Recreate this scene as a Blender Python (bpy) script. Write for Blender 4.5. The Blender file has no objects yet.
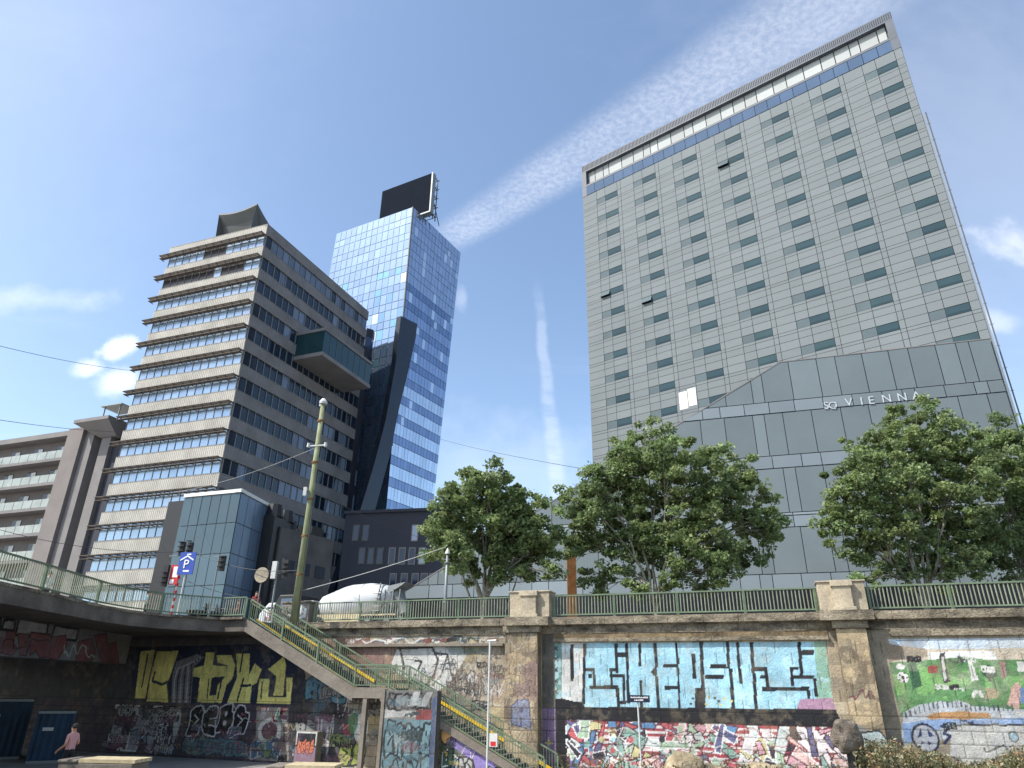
import bpy, bmesh, math, random
import numpy as np
from mathutils import Vector, Matrix
random.seed(7); rng = np.random.default_rng(7)
scene = bpy.context.scene
col = scene.collection

# ------------------------------------------------------------------ survey of the place
FPX = 683.0; PITCH = math.radians(24.03); ROLL = math.radians(0.80)
CAM = np.array([0, 0, 2.7])
_F = np.array([0, math.cos(PITCH), math.sin(PITCH)]); _R0 = np.array([1., 0, 0]); _U0 = np.array([0, -math.sin(PITCH), math.cos(PITCH)])
_U = _U0*math.cos(ROLL) - _R0*math.sin(ROLL); _R = _R0*math.cos(ROLL) + _U0*math.sin(ROLL)
def ray(x, y): return _F*FPX + _R*(x-512) + _U*(384-y)
def atY(x, y, Y):
    d = ray(x, y); return CAM + d*(Y/d[1])
def atZ(x, y, Z):
    d = ray(x, y); return CAM + d*((Z-CAM[2])/d[2])
class Plane:
    """upright plane through P0; u runs right along azimuth az, z is world height, d is metres out of the face"""
    def __init__(s, P0, az):
        a = math.radians(az); s.P0 = np.array(P0, float)
        s.t = np.array([math.cos(a), -math.sin(a), 0]); s.n = np.array([-math.sin(a), -math.cos(a), 0]); s.az = az
    def pt(s, u, z, d=0.0):
        p = s.P0 + s.t*u + s.n*d; return (p[0], p[1], z)
    def uv(s, x, y):
        r = ray(x, y); k = ((s.P0-CAM)@s.n)/(r@s.n); P = CAM + r*k
        return (float((P-s.P0)@s.t), float(P[2]))
    def off(s, d): return Plane(s.P0 + s.n*d, s.az)

STREET = 5.9; GROUND = -1.0
W = Plane(atY(690, 616, 33), 20.3)          # face of the quay wall
T = Plane(atY(268, 224, 82), 20.3)          # sunny face of the banded tower
T2 = Plane(T.P0, 20.3-88.6)                 # its long shaded face
H = Plane(atY(890.5, 10.7, 63), 38.7)       # face of the hotel
G0 = atY(413, 207, 110)
GL = Plane(G0, 28); GR = Plane(G0, -61)     # mirrored tower

# ------------------------------------------------------------------ materials
def srgb(r, g, b):
    f = lambda c: (c/255/12.92) if c/255 <= .04045 else ((c/255+.055)/1.055)**2.4
    return (f(r), f(g), f(b))
def N(nt, t, **kw):
    n = nt.nodes.new(t)
    for k, v in kw.items(): setattr(n, k, v)
    return n
MATS = {}
def mat(name, color=(.5, .5, .5), rough=.8, metal=0., var=.15, scale=1., bump=0., spec=.5, attr=None, attrmix=1.,
        stain=0., stainscale=.35, stretch=(1, 1, 1), alpha=None, emit=None, trans=0., fine=0.):
    if name in MATS: return MATS[name]
    m = bpy.data.materials.new(name); m.use_nodes = True; nt = m.node_tree; nt.nodes.clear(); L = nt.links.new
    out = N(nt, 'ShaderNodeOutputMaterial'); b = N(nt, 'ShaderNodeBsdfPrincipled'); L(b.outputs[0], out.inputs[0])
    b.inputs['Roughness'].default_value = rough; b.inputs['Metallic'].default_value = metal
    b.inputs['Specular IOR Level'].default_value = spec
    geo = N(nt, 'ShaderNodeNewGeometry'); mp = N(nt, 'ShaderNodeMapping'); mp.inputs['Scale'].default_value = stretch
    L(geo.outputs['Position'], mp.inputs[0])
    nz = N(nt, 'ShaderNodeTexNoise'); nz.inputs['Scale'].default_value = scale; nz.inputs['Detail'].default_value = 6; nz.inputs['Roughness'].default_value = .62
    L(mp.outputs[0], nz.inputs['Vector'])
    rmp = N(nt, 'ShaderNodeMapRange'); rmp.inputs[1].default_value = .3; rmp.inputs[2].default_value = .7
    rmp.inputs[3].default_value = 1-var; rmp.inputs[4].default_value = 1+var
    L(nz.outputs[0], rmp.inputs[0])
    vm = N(nt, 'ShaderNodeVectorMath', operation='SCALE')
    L(rmp.outputs[0], vm.inputs['Scale'])
    if attr:
        a = N(nt, 'ShaderNodeAttribute'); a.attribute_name = attr
        L(a.outputs['Color'], vm.inputs[0])
    else:
        vm.inputs[0].default_value = color
    last = vm.outputs[0]
    if stain:
        n2 = N(nt, 'ShaderNodeTexNoise'); n2.inputs['Scale'].default_value = stainscale; n2.inputs['Detail'].default_value = 8; n2.inputs['Roughness'].default_value = .7
        L(mp.outputs[0], n2.inputs['Vector'])
        r2 = N(nt, 'ShaderNodeMapRange'); r2.inputs[1].default_value = .42; r2.inputs[2].default_value = .68; r2.inputs[3].default_value = 1; r2.inputs[4].default_value = 1-stain
        L(n2.outputs[0], r2.inputs[0])
        v2 = N(nt, 'ShaderNodeVectorMath', operation='SCALE'); L(last, v2.inputs[0]); L(r2.outputs[0], v2.inputs['Scale']); last = v2.outputs[0]
    if fine:
        n3 = N(nt, 'ShaderNodeTexNoise'); n3.inputs['Scale'].default_value = 14; n3.inputs['Detail'].default_value = 3
        L(geo.outputs['Position'], n3.inputs['Vector'])
        r3 = N(nt, 'ShaderNodeMapRange'); r3.inputs[1].default_value = .3; r3.inputs[2].default_value = .7; r3.inputs[3].default_value = 1-fine; r3.inputs[4].default_value = 1+fine
        L(n3.outputs[0], r3.inputs[0])
        v3 = N(nt, 'ShaderNodeVectorMath', operation='SCALE'); L(last, v3.inputs[0]); L(r3.outputs[0], v3.inputs['Scale']); last = v3.outputs[0]
    L(last, b.inputs['Base Color'])
    if bump:
        bp = N(nt, 'ShaderNodeBump'); bp.inputs['Strength'].default_value = bump; bp.inputs['Distance'].default_value = .05
        n4 = N(nt, 'ShaderNodeTexNoise'); n4.inputs['Scale'].default_value = scale*6; n4.inputs['Detail'].default_value = 8
        L(mp.outputs[0], n4.inputs['Vector']); L(n4.outputs[0], bp.inputs['Height']); L(bp.outputs[0], b.inputs['Normal'])
    if trans:
        tr = N(nt, 'ShaderNodeBsdfTranslucent'); L(last, tr.inputs['Color'])
        mx = N(nt, 'ShaderNodeMixShader'); mx.inputs[0].default_value = trans
        L(b.outputs[0], mx.inputs[1]); L(tr.outputs[0], mx.inputs[2]); L(mx.outputs[0], out.inputs[0])
    MATS[name] = m; return m

mat('coping', srgb(134, 124, 106), .9, var=.4, scale=1.3, stain=.9, stainscale=.9, bump=.8, fine=.35, stretch=(1, 1, 2.2))
mat('pedestal', srgb(172, 160, 138), .9, var=.2, scale=1.2, stain=.4, stainscale=1.1, bump=.5, fine=.15)
mat('painted_wall', attr='paint', rough=.85, var=.12, scale=2.5, stain=.2, stainscale=.8, bump=.5, fine=.12)
mat('sandstone', srgb(124, 108, 82), .92, var=.35, scale=1.3, stain=.7, stainscale=.9, bump=.7, fine=.2)
mat('concrete', srgb(126, 118, 107), .9, var=.18, scale=.9, stain=.35, stainscale=.6, bump=.4, fine=.12)
mat('deck_concrete', srgb(104, 96, 88), .9, var=.25, scale=.8, stain=.6, stainscale=.5, bump=.4, fine=.15)
mat('dark_concrete', srgb(92, 90, 88), .9, var=.15, scale=.6, stain=.4, stainscale=.4, bump=.3)
mat('green_paint', srgb(104, 122, 96), .55, var=.2, scale=3, stain=.3, stainscale=2)
mat('yellow_paint', srgb(215, 175, 25), .6, var=.25, scale=4, stain=.4, stainscale=3)
mat('asphalt', (.06, .06, .065), .95, var=.2, scale=1.5, bump=.3)
mat('paving', (.32, .31, .29), .9, var=.15, scale=1, stain=.3)
mat('metal_grey', srgb(130, 135, 135), .5, metal=.3, var=.12, scale=3, stain=.2, stainscale=3)
mat('metal_white', srgb(205, 205, 200), .5, var=.1, scale=3, stain=.3, stainscale=3)
mat('black', srgb(28, 28, 30), .5, var=.1)
mat('rust', srgb(120, 80, 40), .8, var=.3, scale=3)
mat('mossy_pole', srgb(135, 140, 105), .85, var=.3, scale=2.5, stain=.35, stainscale=2.2, stretch=(1, 1, .4))
mat('bark', srgb(140, 136, 120), .9, var=.45, scale=5, stain=.5, stainscale=4, bump=.5)
mat('leaf', attr='tint', rough=.5, var=.25, scale=.6, trans=.5, spec=.5)
mat('weed', attr='tint', rough=.7, var=.2, scale=2, trans=.2)
mat('rock', srgb(165, 150, 122), .95, var=.35, scale=2.2, stain=.65, stainscale=2, bump=.9)
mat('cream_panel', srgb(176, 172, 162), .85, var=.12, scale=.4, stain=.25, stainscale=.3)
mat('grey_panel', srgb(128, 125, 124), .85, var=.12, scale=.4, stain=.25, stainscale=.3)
mat('hotel_panel', attr='tint', rough=.75, var=.05, scale=.15, spec=.25)
mat('podium_panel', attr='tint', rough=.34, var=.10, scale=.12, metal=.22, spec=.35)
mat('joint', (.05, .055, .06), .9)
mat('hotel_joint', srgb(70, 74, 76), .9)
mat('crown', srgb(72, 80, 90), .6, var=.15, scale=.5)
mat('fin_glass', srgb(42, 48, 58), .15, metal=.25, var=.2, scale=.15)
mat('mirror_glass', attr='tint', rough=.28, metal=.6, var=.08, scale=.3)
mat('sky_glass', attr='tint', rough=.06, metal=.8, var=.04)
mat('dark_glass', attr='tint', rough=.08, metal=.05, var=.05, spec=.45)
mat('hotel_glass', attr='tint', rough=.6, var=.08, scale=.3, spec=.05)
mat('mullion_blue', srgb(92, 112, 138), .5, metal=.3)
mat('picket', srgb(150, 155, 132), .55, var=.2, scale=3, stain=.3, stainscale=2)
mat('cyan_glass', srgb(42, 72, 78), .08, metal=.3, var=.1, scale=.2)
mat('louvre', srgb(92, 84, 76), .7, var=.2, scale=1)
mat('white_frame', srgb(215, 215, 210), .5, var=.05)
mat('screen', (.008, .012, .02), .9, var=.1, spec=.05)
mat('brown_render', srgb(124, 117, 114), .9, var=.08, scale=.3, stain=.15)
mat('grey_render', srgb(126, 122, 120), .9, var=.08, scale=.3, stain=.15)
mat('balcony_glass', srgb(150, 156, 150), .35, var=.2, scale=.6, metal=.1)
mat('letter_paint', srgb(178, 184, 186), .6, var=.05)
mat('dark_render', srgb(52, 55, 64), .85, var=.12, scale=.3)
mat('slate', srgb(88, 90, 88), .6, var=.12, scale=.5)
mat('drum', srgb(196, 198, 200), .35, var=.05, scale=1, stain=.15)
mat('sign_blue', srgb(38, 72, 160), .5, var=.05)
mat('sign_navy', srgb(14, 20, 48), .5, var=.05)
mat('sign_white', srgb(235, 235, 235), .5, var=.03)
mat('sign_red', srgb(190, 40, 40), .5, var=.03)
mat('container_blue', srgb(16, 52, 78), .6, var=.3, scale=1.2, stain=.4)
mat('wire', srgb(60, 62, 66), .6)
mat('wire_light', srgb(150, 152, 150), .5)
mat('skin', srgb(190, 140, 115), .6, var=.05)
mat('cloth_pink', srgb(205, 150, 145), .8, var=.1)
mat('cloth_white', srgb(225, 225, 220), .8, var=.08)
mat('cloth_teal', srgb(95, 145, 150), .8, var=.1)
mat('cloth_black', srgb(30, 30, 36), .8, var=.1)
mat('cloth_red', srgb(130, 45, 45), .8, var=.1)
mat('hair', srgb(35, 28, 24), .7)
mat('wood', srgb(190, 175, 140), .8, var=.2, scale=4, stain=.3, stainscale=3)

# ------------------------------------------------------------------ mesh builder
class MB:
    def __init__(s): s.v = []; s.f = []; s.mi = []; s.c = []
    def quadv(s, pts, mi=0, c=None):
        i = len(s.v); s.v += [tuple(p) for p in pts]; s.f.append(tuple(range(i, i+len(pts)))); s.mi.append(mi); s.c.append(c); return s
    def faces(s, pts, fs, mi=0, c=None):
        i = len(s.v); s.v += [tuple(p) for p in pts]
        for f in fs: s.f.append(tuple(i+k for k in f)); s.mi.append(mi); s.c.append(c)
        return s
    def box8(s, p, mi=0, c=None):   # p: 4 bottom (ccw), 4 top
        return s.faces(p, [(3, 2, 1, 0), (4, 5, 6, 7), (0, 1, 5, 4), (1, 2, 6, 5), (2, 3, 7, 6), (3, 0, 4, 7)], mi, c)
    def box(s, x0, x1, y0, y1, z0, z1, mi=0, c=None):
        return s.box8([(x0, y0, z0), (x1, y0, z0), (x1, y1, z0), (x0, y1, z0), (x0, y0, z1), (x1, y0, z1), (x1, y1, z1), (x0, y1, z1)], mi, c)
    def pbox(s, P, u0, u1, z0, z1, d0, d1, mi=0, c=None):   # box in a plane's frame; d1 > d0 out of the face
        q = [P.pt(u0, z0, d1), P.pt(u1, z0, d1), P.pt(u1, z0, d0), P.pt(u0, z0, d0), P.pt(u0, z1, d1), P.pt(u1, z1, d1), P.pt(u1, z1, d0), P.pt(u0, z1, d0)]
        return s.box8(q, mi, c)
    def prism(s, poly, ext, mi=0, c=None):
        n = len(poly); e = np.array(ext); pts = [tuple(p) for p in poly] + [tuple(np.array(p)+e) for p in poly]
        fs = [tuple(range(n)), tuple(range(2*n-1, n-1, -1))] + [(i, i+n, (i+1) % n + n, (i+1) % n) for i in range(n)]
        return s.faces(pts, fs, mi, c)
    def tube(s, pts, r, n=8, mi=0, c=None, cap=True):
        pts = [np.array(p, float) for p in pts]; rr = r if hasattr(r, '__len__') else [r]*len(pts)
        rings = []
        for i, p in enumerate(pts):
            d = (pts[min(i+1, len(pts)-1)] - pts[max(i-1, 0)]); d = d/(np.linalg.norm(d)+1e-9)
            a = np.cross(d, [0, 0, 1.]) if abs(d[2]) < .95 else np.cross(d, [1., 0, 0]); a /= np.linalg.norm(a); b = np.cross(d, a)
            rings.append([tuple(p + rr[i]*(a*math.cos(2*math.pi*k/n) + b*math.sin(2*math.pi*k/n))) for k in range(n)])
        allp = [q for rg in rings for q in rg]; fs = []
        for i in range(len(rings)-1):
            for k in range(n): fs.append((i*n+k, i*n+(k+1) % n, (i+1)*n+(k+1) % n, (i+1)*n+k))
        if cap: fs += [tuple(range(n-1, -1, -1)), tuple((len(rings)-1)*n+k for k in range(n))]
        return s.faces(allp, fs, mi, c)
    def bar(s, a, b, w, h, mi=0):   # rectangular bar between two points, h measured in z
        a = np.array(a, float); b = np.array(b, float); d = b-a; d[2] = 0; L = np.linalg.norm(d)
        sd = np.array([-d[1], d[0], 0])/L*w/2 if L > 1e-6 else np.array([w/2, 0, 0]); up = np.array([0, 0, h/2])
        return s.box8([a-sd-up, b-sd-up, b+sd-up, a+sd-up, a-sd+up, b-sd+up, b+sd+up, a+sd+up], mi)
    def build(s, name, mats, parent=None, origin=None, smooth=False, bevel=0, attr=None):
        if origin is None: origin = WO.get(parent.name) if parent is not None else None
        v = np.array(s.v, float)
        if origin is None: origin = np.array([v[:, 0].mean(), v[:, 1].mean(), v[:, 2].min()])
        origin = np.array(origin, float)
        me = bpy.data.meshes.new(name); me.from_pydata((v-origin).tolist(), [], s.f)
        if not isinstance(mats, (list, tuple)): mats = [mats]
        for m in mats: me.materials.append(MATS[m] if isinstance(m, str) else m)
        me.polygons.foreach_set('material_index', s.mi)
        if smooth: me.polygons.foreach_set('use_smooth', [True]*len(s.f))
        if attr:
            a = me.color_attributes.new(attr, 'FLOAT_COLOR', 'CORNER'); buf = []
            for f, c in zip(s.f, s.c):
                c = c if c is not None else (.5, .5, .5); buf += [c[0], c[1], c[2], 1.]*len(f)
            a.data.foreach_set('color', buf)
        me.validate(); me.update()
        o = bpy.data.objects.new(name, me); col.objects.link(o)
        if parent is not None: o.parent = parent; 
        if parent is None: o.location = origin
        else: o.location = origin - WO[parent.name]
        WO[o.name] = origin
        if bevel:
            b = o.modifiers.new('bevel', 'BEVEL'); b.width = bevel; b.segments = 2; b.limit_method = 'ANGLE'
        return o
WO = {}
def empty(name, loc):
    o = bpy.data.objects.new(name, None); col.objects.link(o); o.location = loc; WO[o.name] = np.array(loc, float); o.empty_display_size = .3; return o
def tag(o, label=None, cat=None, group=None, kind=None):
    if label: o['label'] = label
    if cat: o['category'] = cat
    if group: o['group'] = group
    if kind: o['kind'] = kind
    return o
def j3(c, a=.06):
    k = 1+random.uniform(-a, a); return tuple(min(1, x*k) for x in c)

# ------------------------------------------------------------------ painted wall canvas (paint on real stone)
class Canvas:
    def __init__(s, P, u0, u1, z0, z1, res, base, block=(1.05, .42), var=.2, seed=1):
        s.P = P; s.u0, s.z0, s.res = u0, z0, res
        s.nu = int(round((u1-u0)/res)); s.nz = int(round((z1-z0)/res)); s.u1 = u0+s.nu*res; s.z1 = z0+s.nz*res
        s.U, s.Z = np.meshgrid(u0+np.arange(s.nu+1)*res, z0+np.arange(s.nz+1)*res)
        s.r = np.random.default_rng(seed); bw, bh = block
        row = np.floor(s.Z/bh).astype(int); cu = s.U/bw + (row % 2)*.5 + (row*37 % 5)*.07; ci = np.floor(cu).astype(int)
        h = np.abs(np.sin(row*127.1+ci*311.7)*43758.5453) % 1; h2 = np.abs(np.sin(row*17.3+ci*71.9)*9758.5) % 1
        s.c = np.array(base)[None, None, :]*(1+var*(h-.5)*2)[..., None]
        s.c[..., 0] *= 1+.10*(h2-.4); s.c[..., 2] *= 1-.15*(h2-.4)
        s.stone = s.c.copy(); s.wear = .3
        s.joint = ((s.Z/bh - row) < .055*.42/bh) | ((cu-ci)*bw < .03)
    def px(s, pts): return [s.P.uv(*p) for p in pts]
    def noise(s, sc, seed=0):
        g = np.random.default_rng(seed); n = max(4, int(60/sc)); t = g.random((n+2, n+2))
        out = 0; amp = 1; tot = 0
        for k in range(3):
            x = (s.U/(sc/2**k)) % n; y = (s.Z/(sc/2**k)) % n; xi = x.astype(int); yi = y.astype(int); fx = x-xi; fy = y-yi
            fx = fx*fx*(3-2*fx); fy = fy*fy*(3-2*fy)
            a = t[yi, xi]*(1-fx)+t[yi, xi+1]*fx; b = t[yi+1, xi]*(1-fx)+t[yi+1, xi+1]*fx
            out = out+amp*(a*(1-fy)+b*fy); tot += amp; amp *= .55
        return out/tot
    def _apply(s, m, c, a): 
        c = np.array(c); s.c[m] = s.c[m]*(1-a)+c*a
    def mask_poly(s, uv):
        m = np.zeros(s.U.shape, bool); n = len(uv)
        us = [p[0] for p in uv]; zs = [p[1] for p in uv]
        i0 = max(0, int((min(us)-s.u0)/s.res)-1); i1 = min(s.nu+1, int((max(us)-s.u0)/s.res)+2)
        k0 = max(0, int((min(zs)-s.z0)/s.res)-1); k1 = min(s.nz+1, int((max(zs)-s.z0)/s.res)+2)
        if i1 <= i0 or k1 <= k0: return m
        U = s.U[k0:k1, i0:i1]; Z = s.Z[k0:k1, i0:i1]; mm = np.zeros(U.shape, bool)
        for i in range(n):
            (x0, y0), (x1, y1) = uv[i], uv[(i+1) % n]
            if y0 == y1: continue
            cnd = ((y0 > Z) != (y1 > Z)) & (U < (x1-x0)*(Z-y0)/(y1-y0)+x0); mm ^= cnd
        m[k0:k1, i0:i1] = mm; return m
    def poly(s, uv, c, a=1.): s._apply(s.mask_poly(uv), c, a)
    def ppoly(s, pts, c, a=1.): s.poly(s.px(pts), c, a)
    def line(s, uv, w, c, a=1.):
        for (x0, y0), (x1, y1) in zip(uv[:-1], uv[1:]):
            lo_u, hi_u = min(x0, x1)-w, max(x0, x1)+w; lo_z, hi_z = min(y0, y1)-w, max(y0, y1)+w
            i0 = max(0, int((lo_u-s.u0)/s.res)); i1 = min(s.nu+1, int((hi_u-s.u0)/s.res)+2)
            k0 = max(0, int((lo_z-s.z0)/s.res)); k1 = min(s.nz+1, int((hi_z-s.z0)/s.res)+2)
            if i1 <= i0 or k1 <= k0: continue
            U = s.U[k0:k1, i0:i1]; Z = s.Z[k0:k1, i0:i1]; dx, dy = x1-x0, y1-y0; L2 = dx*dx+dy*dy+1e-9
            t = np.clip(((U-x0)*dx+(Z-y0)*dy)/L2, 0, 1); m = ((U-x0-t*dx)**2+(Z-y0-t*dy)**2) < (w/2)**2
            sub = s.c[k0:k1, i0:i1]; sub[m] = sub[m]*(1-a)+np.array(c)*a
    def pline(s, pts, w, c, a=1.): s.line(s.px(pts), w, c, a)
    def ell(s, cu, cz, ru, rz, c, a=1., ring=None):
        d = ((s.U-cu)/ru)**2+((s.Z-cz)/rz)**2; m = d < 1
        if ring: m &= d > (1-ring)**2
        s._apply(m, c, a)
    def pell(s, x, y, rx, ry, c, a=1., ring=None):
        u, z = s.P.uv(x, y); u2, _ = s.P.uv(x+rx, y); _, z2 = s.P.uv(x, y-ry); s.ell(u, z, abs(u2-u), abs(z2-z), c, a, ring)
    def letters(s, u0, u1, z0, z1, n, fill, outl, lw=.09, jit=.1, fa=1.):
        """throw-up: a row of n fat bubble forms with outlines and inner strokes"""
        r = s.r; w = (u1-u0)/n; h = z1-z0
        for k in range(n):
            cu = u0+(k+.5)*w; cz = (z0+z1)/2+r.uniform(-jit, jit)*h; ru = w*.62; rz = h*.5
            ph = r.uniform(0, 6.28, 3); am = r.uniform(.05, .16, 3)
            pts = []
            for q in range(26):
                th = q/26*2*math.pi; rad = 1+am[0]*math.sin(2*th+ph[0])+am[1]*math.sin(3*th+ph[1])+am[2]*math.sin(5*th+ph[2])
                e = .55; cx = math.copysign(abs(math.cos(th))**e, math.cos(th)); sy = math.copysign(abs(math.sin(th))**e, math.sin(th))
                pts.append((cu+ru*rad*cx*.82, cz+rz*rad*sy*.88))
            if fill is not None: s.poly(pts, fill, fa)
            s.line(pts+[pts[0]], lw, outl)
            kind = r.integers(0, 4)
            if kind == 0: s.ell(cu, cz+rz*.3, ru*.16, rz*.2, outl); s.line([(cu, cz-rz*.8), (cu, cz-rz*.2)], lw, outl)
            elif kind == 1: s.line([(cu-ru*.3, cz+rz*.4), (cu+ru*.3, cz+rz*.1), (cu-ru*.2, cz-rz*.3)], lw, outl)
            elif kind == 2: s.line([(cu+ru*.6, cz+rz*.2), (cu-ru*.1, cz+rz*.15)], lw, outl); s.line([(cu+ru*.6, cz-rz*.3), (cu-ru*.1, cz-rz*.25)], lw, outl)
            else: s.ell(cu, cz-rz*.25, ru*.2, rz*.16, outl); s.ell(cu, cz+rz*.35, ru*.14, rz*.16, outl)
    def scribble(s, u0, u1, z0, z1, n, c, w=.05, a=.9):
        r = s.r; x = u0; z = (z0+z1)/2
        pts = []
        for k in range(n):
            pts.append((u0+(u1-u0)*k/(n-1)+r.uniform(-.5, .5)*(u1-u0)/n*1.6, r.uniform(z0, z1)))
        P2 = []
        for i in range(len(pts)-1):     # smooth
            for q in range(4):
                t = q/4; a0 = pts[max(i-1, 0)]; b0 = pts[i]; c0 = pts[i+1]; d0 = pts[min(i+2, len(pts)-1)]
                P2.append(tuple(.5*((2*b0[m])+(-a0[m]+c0[m])*t+(2*a0[m]-5*b0[m]+4*c0[m]-d0[m])*t*t+(-a0[m]+3*b0[m]-3*c0[m]+d0[m])*t**3) for m in (0, 1)))
        s.line(P2, w, c, a)
    def wild(s, u0, u1, z0, z1, n, pal, out=(.6, .02, .04), size=.5):
        r = s.r
        for k in range(n):
            cu = r.uniform(u0, u1); cz = r.uniform(z0, z1); th = r.choice([0, .35, 1.2, 1.57, 1.9, -.6, 2.6])+r.uniform(-.15, .15); L = r.uniform(.5, 1.6)*size; wd = r.uniform(.25, .6)*size
            dx, dz = math.cos(th), math.sin(th); nx, nz_ = -dz, dx
            tp = r.uniform(.3, 1.4)
            q = [(cu-dx*L-nx*wd, cz-dz*L-nz_*wd), (cu+dx*L-nx*wd*tp, cz+dz*L-nz_*wd*tp), (cu+dx*L+nx*wd*tp, cz+dz*L+nz_*wd*tp), (cu-dx*L+nx*wd, cz-dz*L+nz_*wd)]
            if k % 3 == 0:
                m = (cu+dx*L*1.5, cz+dz*L*1.5); q = [q[0], q[1], (q[1][0]-nx*wd*.6, q[1][1]-nz_*wd*.6), m, (q[2][0]+nx*wd*.6, q[2][1]+nz_*wd*.6), q[2], q[3]]
            q = [(min(max(a, u0), u1), min(max(b, z0), z1)) for a, b in q]
            s.poly(q, pal[r.integers(len(pal))]); s.line(q+[q[0]], .05, out if r.random() < .6 else (.75, .75, .72))
    def busy(s, u0, u1, z0, z1, n, pal, fa=.7, sz=(.5, 1.3)):
        r = s.r
        for k in range(n):
            h = r.uniform(*sz)*.6; w = h*r.uniform(1.2, 2.6); u = r.uniform(u0, max(u0+.01, u1-w)); z = r.uniform(z0, max(z0+.01, z1-h)); c = pal[r.integers(len(pal))]; o = pal[r.integers(len(pal))]
            kind = r.integers(0, 4)
            if kind == 0: s.letters(u, min(u+w, u1), z, min(z+h, z1), int(r.integers(2, 5)), c, o if r.random() < .4 else (.02, .02, .025), r.uniform(.03, .07), .12, fa)
            elif kind == 1: s.scribble(u, min(u+w, u1), z, min(z+h, z1), int(r.integers(6, 14)), c, r.uniform(.03, .07), .8)
            elif kind == 2: s.letters(u, min(u+w, u1), z, min(z+h*.7, z1), int(r.integers(3, 6)), None, c, r.uniform(.03, .055), .15)
            else:
                q = [(u+w*(.5+.6*math.cos(t)*r.uniform(.5, 1)), z+h*(.5+.6*math.sin(t)*r.uniform(.5, 1))) for t in np.linspace(0, 6.28, 9)[:-1]]
                s.poly([(min(max(a, u0), u1), min(max(b_, z0), z1)) for a, b_ in q], c, fa*.6)
    def drips(s, n, zlo, c, a=.35):
        for k in range(n):
            u = s.r.uniform(s.u0, s.u1); z = s.r.uniform(zlo, s.z1); s.line([(u, z), (u+.01, z-s.r.uniform(.2, 1.3))], s.r.uniform(.03, .12), c, a*s.r.random())
    def build(s, name, parent, d=.03, jointdark=.45, clip=None, label=None):
        n1 = s.noise(1.6, 3); n2 = s.noise(.35, 5); n3 = s.noise(.9, 17); n4 = s.noise(.22, 23)
        lum = s.c.mean(-1, keepdims=True); s.c = lum+(s.c-lum)*.75
        wear = np.clip((n3*.55+n4*.45-.50)*7, 0, 1)*s.wear; s.c = s.c*(1-wear[..., None])+s.stone*wear[..., None]
        s.c = s.c*(.72+.56*n1)[..., None]*(.80+.40*n2)[..., None]*(1+s.r.normal(0, .07, s.U.shape))[..., None]
        grime = np.clip((s.noise(2.4, 29)-.55)*4, 0, 1)*.22; s.c = s.c*(1-grime[..., None])+np.array([.10, .085, .065])*grime[..., None]
        for _ in range(int((s.u1-s.u0)*2.2)):      # runs of dirt from the joints
            u = s.r.uniform(s.u0, s.u1); z = s.r.uniform(s.z0+1, s.z1); s.line([(u, z), (u+s.r.uniform(-.03, .03), z-s.r.uniform(.2, 1.1))], s.r.uniform(.04, .14), (.09, .08, .065), s.r.uniform(.08, .35))
        s.c[s.joint] *= jointdark
        H_, Wd = s.U.shape
        P = s.P; X = P.P0[0]+P.t[0]*s.U+P.n[0]*d; Y = P.P0[1]+P.t[1]*s.U+P.n[1]*d
        relief = np.where(s.joint, -.012, 0.)+(n2-.5)*.02
        X = X+P.n[0]*relief; Y = Y+P.n[1]*relief
        V = np.stack([X, Y, s.Z], -1).reshape(-1, 3); org = WO[parent.name] if parent else np.array([V[:, 0].mean(), V[:, 1].mean(), V[:, 2].min()])
        idx = np.arange(H_*Wd).reshape(H_, Wd); F = np.stack([idx[:-1, :-1], idx[:-1, 1:], idx[1:, 1:], idx[1:, :-1]], -1).reshape(-1, 4)
        if clip is not None:
            keep = clip((s.U[:-1, :-1]+s.U[1:, 1:])/2, (s.Z[:-1, :-1]+s.Z[1:, 1:])/2).reshape(-1); F = F[keep]
        me = bpy.data.meshes.new(name); me.vertices.add(len(V)); me.vertices.foreach_set('co', (V-org).reshape(-1))
        me.loops.add(F.size); me.loops.foreach_set('vertex_index', F.reshape(-1)); me.polygons.add(len(F))
        me.polygons.foreach_set('loop_start', np.arange(0, F.size, 4)); me.polygons.foreach_set('loop_total', np.full(len(F), 4))
        me.update(calc_edges=True)
        a = me.color_attributes.new('paint', 'FLOAT_COLOR', 'POINT'); C4 = np.concatenate([np.clip(s.c, 0, .9), np.ones(s.U.shape+(1,))], -1)
        a.data.foreach_set('color', C4.reshape(-1)); me.materials.append(MATS['painted_wall'])
        o = bpy.data.objects.new(name, me); col.objects.link(o)
        if parent is not None: o.parent = parent
        else: o.location = org
        WO[o.name] = org
        if label: o['label'] = label
        return o
# ================================================================== ground, street, bridge
def sheet(name, pts, m, kind='structure'):
    b = MB(); b.quadv(pts); o = b.build(name, m, origin=(0, 0, pts[0][2])); tag(o, kind=kind); return o
BIG = 2500
sheet('ground', [(-BIG, -BIG, GROUND), (BIG, -BIG, GROUND), (BIG, BIG, GROUND), (-BIG, BIG, GROUND)], 'paving')
b = MB(); b.box(-12.2, 60, -30, 27.6, -1.3, -.3); b.build('quay_terrace', 'concrete', origin=(0, 0, -1.3)); tag(bpy.data.objects['quay_terrace'], kind='structure')
b = MB(); b.box(-40, -12.22, -30, 28.6, -1.3, -.304); b.build('quay_path', 'concrete', origin=(-20, 0, -1.3)); tag(bpy.data.objects['quay_path'], kind='structure')
b = MB(); b.pbox(W, -60, 60, 5.2, STREET-.012, -6.5, -.62); b.build('pavement', 'paving', origin=W.pt(0, 5.2)); tag(bpy.data.objects['pavement'], kind='structure')
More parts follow.
